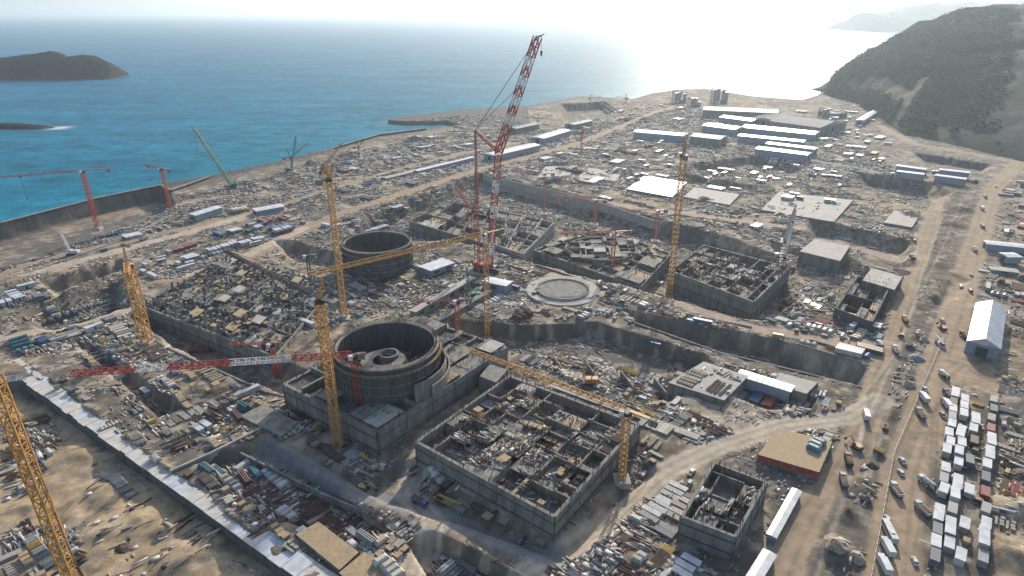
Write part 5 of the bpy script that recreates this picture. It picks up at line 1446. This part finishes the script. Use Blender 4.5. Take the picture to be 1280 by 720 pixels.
for a, b, nm in rows:
    A, Bp = G(*a), G(*b); L = math.hypot(A[0]-Bp[0], A[1]-Bp[1]); ang = math.atan2(Bp[1]-A[1], Bp[0]-A[0]); s = 3; i = 0
    while s < L-3:
        v = rnd.choice((0, 0, 0, 1)) if nm != 'outer' else rnd.choice((0, 1)); l = 6.4 if v == 0 else 9.6
        if rnd.random() < (.74 if nm == 'third' else .88):
            cn = rnd.choice(('white', 'white', 'white', 'cream', 'cream', 'grey', 'slate', 'brown' if nm != 'outer' else 'red')); kd = 'cabin' if cn in ('white', 'cream') else 'container'
            vv = v if kd == 'cabin' else 0; off = rnd.uniform(-.5, .5)
            x = A[0]+math.cos(ang)*(s+l/2)-math.sin(ang)*off; y = A[1]+math.sin(ang)*(s+l/2)+math.cos(ang)*off; TAKEN.append((x, y, 3))
            place(kd, x, y, h1(x, y)-.05, ang+R(rnd.gauss(0, 1.5)), None, cn, vv, f'{cn} {KN[kd]}, {ordinal(i)} from the near end of the {nm} yard row', (1, 1.12 if vv == 0 else .95, 1.05))
            i += 1
        s += l + rnd.uniform(.2, .9)
# a few red cabins at outer row top
x, y, z = on(1241, 560); 

# ---- zones
Z = zone
Z('the seaward yard before the breakwater', [(335, 232), (480, 184), (560, 168), (650, 166), (600, 190), (440, 240), (345, 258)], 150, 'yard', debris=1500, dmax=1.5)
Z('the floor of the middle pit', [(640, 432), (745, 432), (860, 462), (850, 485), (800, 498), (740, 452)], 60, 'form', debris=1500)
Z('the shaded foot of the near reactor platform', [(262, 545), (345, 505), (480, 582), (500, 575), (470, 600), (340, 552), (270, 568)], 44, 'mixed', debris=1300)
Z('the roadside of the far diagonal road', [(430, 258), (600, 205), (720, 172), (722, 166), (600, 196), (430, 250)], 30, 'yard', debris=400)
Z('the quay pit floor by the wall', [(-10, 325), (60, 300), (205, 252), (210, 262), (60, 318), (-10, 345)], 40, 'mixed', debris=1800)
Z('the quay pit', [(-10, 325), (60, 305), (200, 256), (205, 262), (150, 290), (60, 322), (-10, 345)], 34, 'steel', debris=900)
Z('the long trench floor', [(800, 405), (1000, 448), (1070, 470), (1000, 462), (880, 432)], 20, 'mixed', debris=500)
Z('the narrow yard behind the quay pit', [(60, 332), (215, 278), (300, 258), (320, 266), (210, 296), (70, 336)], 40, 'yard', debris=300)
Z('the yard between coast road and pale side road', [(165, 330), (330, 275), (415, 272), (350, 300), (240, 340), (185, 350)], 80, 'white', debris=900)
Z('the ledge at the left edge above the bank', [(0, 362), (60, 342), (72, 352), (60, 372), (0, 388)], 16, 'white', debris=200)
Z('the dark sloping bank of the left pit', [(20, 396), (60, 374), (150, 345), (162, 384), (75, 408)], 34, 'steel', debris=500)
Z('the yard left of the column field', [(0, 415), (70, 414), (160, 395), (180, 428), (150, 455), (60, 440), (20, 445)], 55, 'mixed', debris=900)
Z('the cluttered ground between channel and near platform', [(95, 440), (200, 432), (340, 500), (350, 515), (330, 530), (240, 562), (215, 565), (150, 500)], 95, 'mixed', debris=1700)
Z('the far stretch of the channel top', [(20, 452), (60, 462), (210, 575), (195, 578)], 26, dict(panel=3, timber=3, pallet=2, crate=2), ztop=.2, debris=300, dmax=.6)
Z('the low yard under the corner boom', [(0, 520), (60, 505), (70, 540), (40, 600), (0, 615)], 26, 'mixed', debris=500)
Z('the bottom left corner yard', [(0, 650), (90, 640), (110, 720), (0, 720)], 30, 'mixed', debris=600)
Z('the sand heaps below the channel', [(120, 560), (230, 620), (330, 715), (130, 715), (90, 610)], 9, 'rough', debris=160)
Z('the pit between channel and shaded road', [(240, 590), (330, 560), (495, 655), (470, 688), (400, 650), (340, 650)], 62, 'steel', debris=1500)
Z('the ground along the near side of the channel', [(230, 590), (290, 600), (400, 680), (360, 690)], 20, 'form', debris=500)
Z('the near plywood decks', [(380, 668), (424, 705), (480, 740), (515, 722), (398, 655)], 4, dict(pallet=2, timber=2, panel=1, crate=1), ztop=1.52, debris=0)
Z('the trench below the shaded road', [(515, 680), (545, 668), (680, 740), (560, 750)], 24, 'steel', debris=700)
Z('the shaded strip under the largest basement', [(505, 580), (530, 575), (680, 672), (665, 680), (560, 640)], 44, 'mixed', debris=900)
Z('the sunlit spit beside the trench', [(420, 672), (500, 655), (530, 640), (520, 665), (505, 720), (470, 700)], 22, 'form', debris=500)
Z('the bottom yard of brown beams', [(640, 725), (700, 695), (770, 655), (850, 600), (880, 600), (835, 690), (820, 725)], 95, 'red', debris=2300, pal=None)
Z('the corner yard below the small roofless building', [(830, 690), (900, 720), (830, 725)], 16, 'mixed', debris=400)
Z('the strip between largest basement and curved road', [(800, 545), (830, 560), (830, 585), (780, 640), (720, 680), (705, 680), (790, 600)], 26, 'mixed', debris=500)
Z('the busy formwork yard above the largest basement', [(655, 448), (740, 458), (840, 500), (900, 535), (930, 545), (880, 558), (800, 535), (700, 470)], 110, 'form', debris=2300)
Z('the strip between round raft and middle pit', [(540, 350), (600, 355), (660, 388), (760, 384), (865, 408), (870, 425), (745, 398), (640, 404), (570, 392)], 100, 'mixed', debris=2200)
Z('the plain between round raft and long basement', [(745, 352), (780, 362), (850, 392), (930, 408), (900, 412), (780, 384), (756, 380)], 46, 'mixed', debris=900)
Z('the terrace above the middle pit', [(880, 452), (935, 462), (1040, 495), (1060, 515), (1000, 522), (930, 500)], 55, 'mixed', debris=1300)
Z('the top of the broad concrete block', [(845, 478), (905, 498), (930, 472), (884, 456)], 9, 'form', ztop=3.02, debris=70)
Z('the plywood covered platform', [(955, 565), (1020, 585), (1034, 556), (975, 540)], 3, dict(pallet=1, timber=1, rebar=1), ztop=4.02, debris=0)
Z('the yard between road fork and plywood platform', [(980, 530), (1045, 545), (1040, 560), (1000, 548), (975, 540)], 10, 'steel', debris=200)
Z('the square yard at the service road', [(985, 420), (1040, 390), (1115, 412), (1085, 450), (1000, 428)], 60, 'yard', debris=900)
Z('the ground right of the long basement', [(985, 350), (1040, 345), (1045, 395), (1000, 415), (950, 400)], 60, 'mixed', debris=1300)
Z('the strip under the far pit wall', [(985, 300), (1060, 330), (1150, 335), (1140, 350), (1060, 340), (985, 330)], 30, 'rough', debris=700)
Z('the red steel yard beside the standing ring', [(430, 362), (520, 330), (600, 322), (600, 345), (520, 385), (440, 402), (436, 380)], 105, 'red', debris=1800)
Z('the foot of the red boom crane', [(600, 325), (680, 325), (690, 345), (655, 385), (600, 350)], 60, 'mixed', debris=1200)
Z('the ring of yard between the two rings', [(340, 340), (430, 360), (430, 400), (390, 420), (350, 375), (310, 330)], 45, 'mixed', debris=1000)
Z('the strip in front of the diagonal road', [(355, 300), (430, 275), (510, 252), (500, 268), (430, 285), (380, 298)], 26, 'white', debris=400)
Z('the floor of the far pit', [(512, 300), (600, 312), (670, 332), (800, 370), (830, 360), (835, 300), (760, 270), (650, 250), (600, 240)], 120, 'mixed', debris=2600, dmax=1.2)
Z('the edge behind the far pit', [(604, 214), (700, 232), (760, 250), (830, 270), (850, 272), (760, 238), (640, 208)], 40, 'mixed', debris=800, dmax=1.4)
Z('the back yards beyond the far pit', [(650, 205), (720, 188), (850, 168), (855, 245), (770, 240), (700, 225)], 190, 'yard', debris=1800, dmax=1.8)
Z('the dark flats below the warehouses', [(858, 200), (1030, 200), (1090, 222), (1060, 245), (960, 238), (870, 230)], 70, 'white', debris=800, dmax=1.6)
Z('the dusty ground around the large pale slab', [(860, 250), (960, 262), (1040, 282), (1100, 285), (1150, 300), (1010, 300), (900, 285), (850, 275)], 60, 'mixed', debris=1300, dmax=1.3)
Z('the far camp below the headland', [(1000, 195), (1030, 150), (1060, 130), (1100, 150), (1110, 180), (1110, 212), (1040, 212)], 130, 'white', debris=600, dmax=2)
Z('the yard beside the office blocks', [(1100, 205), (1215, 220), (1220, 230), (1100, 222)], 24, 'yard', debris=200)
Z('the scrubby strip at the right edge', [(1240, 230), (1290, 225), (1290, 300), (1230, 298)], 44, 'yard', debris=600)
Z('the ground above the gabled shed', [(1190, 330), (1225, 320), (1290, 345), (1290, 430), (1262, 425), (1260, 380), (1225, 372)], 36, 'mixed', debris=500)
Z('the ground behind the outer yard row', [(1250, 470), (1290, 470), (1290, 600), (1252, 700), (1245, 690)], 30, 'mixed', debris=500)
Z('the gaps of the container yard', [(1165, 700), (1195, 500), (1230, 505), (1222, 715)], 26, dict(pallet=3, crate=2, panel=1, timber=2, generator=1), debris=250)
Z('the earth bank between the right roads', [(1000, 710), (1060, 620), (1110, 480), (1150, 400), (1160, 450), (1110, 600), (1085, 715)], 26, 'rough', debris=900)
Z('the verge left of the near haul road', [(955, 715), (1000, 620), (1040, 600), (1000, 715)], 14, 'rough', debris=400)
Z('the far shore beyond the bay', [(690, 165), (740, 140), (800, 132), (860, 128), (865, 160), (790, 160), (740, 168)], 60, 'yard', debris=500, dmax=2.2)
Z('the breakwater', [(500, 154), (545, 147), (600, 144), (640, 142), (640, 152), (575, 156)], 26, dict(heap=1), debris=600, dmax=1.6, pal=['slate', 'grey', 'brown'])
Z('the breakwater root', [(560, 158), (650, 148), (690, 142), (680, 162), (600, 166)], 24, 'yard', debris=300, dmax=2)
Z('the lanes between the warehouses', [(870, 160), (1020, 135), (1040, 150), (1015, 195), (870, 195)], 30, 'white', debris=200, dmax=2)
# on top of the concrete works
Z('the top of the largest basement', [(540, 548), (690, 632), (785, 535), (640, 480)], 60, dict(panel=5, timber=5, pallet=2, rebar=3, crate=2, scaffold=.6), ztop=(AUX.name, 4.4), debris=3000, dmax=.8)
Z('the near reactor platform', [(368, 485), (472, 532), (618, 440), (525, 405)], 40, dict(panel=4, timber=4, pallet=2, rebar=4, crate=1), ztop=6.05, debris=900, dmax=.7)
Z('the inside of the small roofless building', [(860, 645), (915, 665), (948, 606), (895, 585)], 14, dict(timber=3, rebar=2, panel=2), ztop=(SML.name, 3.0), debris=300)
Z('the top of the long basement', [(850, 338), (940, 370), (976, 336), (885, 312)], 60, dict(panel=4, timber=4, precast=4, rebar=2), ztop=(B3.name, -2), debris=1500, dmax=1)
Z('the top of the pale basement', [(622, 300), (652, 310), (684, 280), (626, 268)], 50, dict(precast=5, panel=3, pallet=3), ztop=(B4.name, -2.5), debris=600, dmax=1, pal=['white', 'cream', 'pale', 'grey'])
Z('the low raft behind the far ring', [(525, 276), (608, 298), (616, 266), (565, 256)], 24, dict(timber=3, rebar=3, panel=2), ztop=(B5.name, -8.5), debris=300)
Z('the column field', [(190, 390), (340, 442), (412, 365), (290, 330)], 60, dict(panel=4, timber=4, scaffold=3, rebar=3), ztop=-1.15, debris=1500)
Z('the platform of the low ring wall', [(680, 315), (798, 350), (828, 320), (748, 290)], 50, dict(panel=4, timber=4, scaffold=2, rebar=3), ztop=-.95, debris=900)
Z('the large pale slab', [(960, 261), (1038, 273), (1058, 252), (980, 243)], 8, 'white', ztop=1.25, debris=60)

DEB.append(([G(*p) for p in [(0, 335), (215, 262), (222, 245), (330, 222), (440, 190), (570, 163), (700, 160), (860, 135), (1030, 160), (1120, 210), (1160, 232), (1095, 470), (1000, 740), (420, 740), (12, 452), (0, 450)]], 62000, None, .95, 'mix'))
DEB.append(([G(*p) for p in [(1000, 740), (1110, 440), (1180, 230), (1290, 220), (1290, 740)]], 5000, None, .7, 'mix'))
# ---- make all pending things and write their labels
groups = {}
for i, p in enumerate(PENDING):
    if p[8] is None: groups.setdefault((p[5], p[0], p[6]), []).append(i)
labels = {}
STATE = dict(timber='loose', rebar='long', panel='flat', heap='low', pallet='squat', container='ribbed', cabin='flat roofed')
for (zn, kind, cn), idx in groups.items():
    idx.sort(key=lambda i: pix(PENDING[i][1], PENDING[i][2], PENDING[i][3])[0])
    for j, i in enumerate(idx):
        if len(idx) == 1: labels[i] = f"only {cn} {KN[kind]} in {zn}"
        else: labels[i] = f"{cn} {KN[kind]} in {zn}, {ordinal(j)} from left"
for i, (kind, x, y, z, rz, zn, cn, v, fixed, s) in enumerate(PENDING):
    c = PAL[cn]; g_ = sum(c)/3; c = tuple(q*.7+g_*.3 for q in c); f = rnd.uniform(.75, 1.15); c = tuple(min(.8, q*f) for q in c)
    lab = fixed or labels[i]
    KITS[kind][v].make((x, y, z), rz, c, lab, group=(f"{KN[kind]}s in {zn}" if zn else None), scale=s)
print('clutter', len(PENDING), COUNT)

# ---- loose debris, uncountable, one object
cubeV = np.array([(-.5,-.5,0),(.5,-.5,0),(.5,.5,0),(-.5,.5,0),(-.5,-.5,1),(.5,-.5,1),(.5,.5,1),(-.5,.5,1)])
cubeF = np.array([(4,5,6,7),(0,1,5,4),(1,2,6,5),(2,3,7,6),(3,0,4,7)])
pal = np.array([(.55,.52,.47),(.45,.36,.26),(.40,.30,.19),(.26,.25,.24),(.14,.13,.13),(.16,.08,.05),(.05,.05,.055),(.62,.61,.6),(.30,.26,.21),(.12,.14,.16),(.24,.08,.06),(.42,.30,.12)])
wts = np.array([4,4,3.5,3.5,2.5,2,1.5,2,4.5,.5,.4,.5]); wts = wts/wts.sum()
Vs, Fs, Cs = [], [], []; nb_ = 0
for poly, n, ztop, dmax, _ in DEB:
    xs = [p[0] for p in poly]; ys = [p[1] for p in poly]; n = int(n*(.62 if n < 30000 else 1))
    X = rng.uniform(min(xs), max(xs), n*4); Y = rng.uniform(min(ys), max(ys), n*4)
    if n > 30000:                  # farther pieces that still show are larger
        dmax = .55 + np.clip((Y - 250) / 600, 0, 1.1)
    # debris gathers in clusters
    keep = inside(X, Y, poly) & (fbm(X, Y, 14, 7, 3) > rng.uniform(.36, .60, n*4))
    if ztop is None:
        keep &= np.abs(height(X, Y + 2.0) - height(X, Y)) < 1.15
        for p, w in roadpts:
            mxs = [q[0] for q in p]; keep &= line_dist(X, Y, p) > w*.5+.5
    if np.ndim(dmax): dmax = dmax[keep][:n]
    X = X[keep][:n]; Y = Y[keep][:n]; m = len(X)
    if m == 0: continue
    Zz = (surfn(ztop, X, Y) if isinstance(ztop, tuple) else np.full(m, ztop) if ztop is not None else height(X, Y)) - .05
    long_ = rng.random(m) < .66
    sx_ = np.where(long_, rng.uniform(1.5, 7, m), rng.uniform(.6, 3.0, m))*dmax; sy_ = np.where(long_, rng.uniform(.15, .7, m), rng.uniform(.4, 1.8, m))*dmax; sz_ = rng.uniform(.1, .75, m)*np.where(long_, .7, 1)*np.minimum(dmax, 1.3)
    a = np.where(vnoise(X, Y, 11, 77) < .5, R(-40), R(50)) + rng.normal(0, .16, m); t = rng.normal(0, .06, m)
    L = cubeV[None]*np.stack([sx_, sy_, sz_], -1)[:, None]
    L[..., 2] += L[..., 0]*t[:, None] + np.abs(t*sx_*.5)[:, None]
    W = np.stack([L[..., 0]*np.cos(a)[:, None]-L[..., 1]*np.sin(a)[:, None]+X[:, None], L[..., 0]*np.sin(a)[:, None]+L[..., 1]*np.cos(a)[:, None]+Y[:, None], L[..., 2]+Zz[:, None]], -1)
    ci = rng.choice(len(pal), m, p=wts); cc_ = pal[ci]*rng.uniform(.7, 1.2, (m, 1)); cc_ = cc_*.65 + cc_.mean(1, keepdims=True)*.35
    Vs.append(W.reshape(-1, 3)); Fs.append((cubeF[None]+(np.arange(m)*8)[:, None, None]+nb_).reshape(-1, 4)); Cs.append(np.repeat(cc_, 8, 0)); nb_ += m*8
# stones over the whole near site
V_ = np.concatenate(Vs); F_ = np.concatenate(Fs); C_ = np.concatenate(Cs)
me = bpy.data.meshes.new('debris'); me.vertices.add(len(V_)); me.vertices.foreach_set('co', V_.astype(np.float32).ravel())
me.loops.add(len(F_)*4); me.loops.foreach_set('vertex_index', F_.astype(np.int32).ravel()); me.polygons.add(len(F_)); me.polygons.foreach_set('loop_start', (np.arange(len(F_))*4).astype(np.int32)); me.update(calc_edges=True)
at_ = me.color_attributes.new('Col', 'FLOAT_COLOR', 'POINT'); at_.data.foreach_set('color', np.concatenate([C_, np.ones((len(C_), 1))], 1).astype(np.float32).ravel())
me.materials.append(DEBM); deb = bpy.data.objects.new('debris', me); COL.objects.link(deb); tag(deb, 'loose boards, offcuts and rubble scattered all over the site', kind='stuff')
print('debris', len(V_)//8)

# ---- scrub on the headland
ico = np.array([(0,0,1),(.9,0,.35),(.28,.85,.35),(-.72,.53,.35),(-.72,-.53,.35),(.28,-.85,.35),(0,0,-.4)])
icf = np.array([(0,1,2),(0,2,3),(0,3,4),(0,4,5),(0,5,1),(6,2,1),(6,3,2),(6,4,3),(6,5,4),(6,1,5)])
N = 75000
hi = rng.integers(4, HX.shape[0]//2+12, N); wj = rng.random(N); hj = (np.clip(wj, 0, 1)*(HX.shape[1]*.62)).astype(int)
X = HX[hi, hj] + rng.normal(0, 5, N); Y = HY[hi, hj] + rng.normal(0, 4, N); Zq = HZ[hi, hj]
keep = (fbm(X, Y, 45, 7) > rng.uniform(.15, .58, N)) & ((sdf(X, Y, QUARRY, 100) < 0) | (vnoise(X, Y, 25, 3) > .62))
for pts, w in HILLTRACKS: keep &= line_dist(X, Y, pts) > w+4
X, Y, Zq = X[keep], Y[keep], Zq[keep]; n = len(X); s_ = rng.uniform(1.0, 2.6, n)
W = ico[None]*s_[:, None, None]*rng.uniform(.75, 1.25, (n, 7, 1)); W[..., 0] += X[:, None]; W[..., 1] += Y[:, None]; W[..., 2] += Zq[:, None]+s_[:, None]*.2
F_ = (icf[None]+(np.arange(n)*7)[:, None, None]).reshape(-1, 3)
me = bpy.data.meshes.new('shrubbery'); me.vertices.add(n*7); me.vertices.foreach_set('co', W.astype(np.float32).ravel())
me.loops.add(len(F_)*3); me.loops.foreach_set('vertex_index', F_.astype(np.int32).ravel()); me.polygons.add(len(F_)); me.polygons.foreach_set('loop_start', (np.arange(len(F_))*3).astype(np.int32)); me.update(calc_edges=True)
sc_ = np.array([(.040,.056,.038),(.034,.047,.034),(.048,.060,.042)])[rng.integers(0, 3, n)]
at_ = me.color_attributes.new('Col', 'FLOAT_COLOR', 'POINT'); at_.data.foreach_set('color', np.concatenate([np.repeat(sc_, 7, 0), np.ones((n*7, 1))], 1).astype(np.float32).ravel())
me.materials.append(mat('scrub leaves', attr='Col', rough=.9, var=.4, scale=.3)); so = bpy.data.objects.new('shrubbery', me); COL.objects.link(so); tag(so, 'dark maquis scrub and low pines covering the headland', kind='stuff')

# ---- fence line and light masts
fp = [G(1085, 740), G(1117, 567), G(1170, 445), G(1182, 418)]
t = empty('site_fence', (fp[0][0], fp[0][1], 0)); tag(t, 'low post and rail fence between the earth bank and the vehicle road', 'fence')
mb = MB()
for a, b in zip(fp[:-1], fp[1:]):
    L = math.hypot(a[0]-b[0], a[1]-b[1]); n = int(L/4)
    for k in range(n):
        p, q = lerp2(a, b, k/n), lerp2(a, b, (k+1)/n); zp_, zq_ = h1(*p), h1(*q)
        mb.beam((*p, zp_-.3), (*p, zp_+1.6), .16); mb.beam((*p, zp_+1.4), (*q, zq_+1.4), .1); mb.beam((*p, zp_+.7), (*q, zq_+.7), .1)
rel(t, mb).build('rails', STEELG, t)
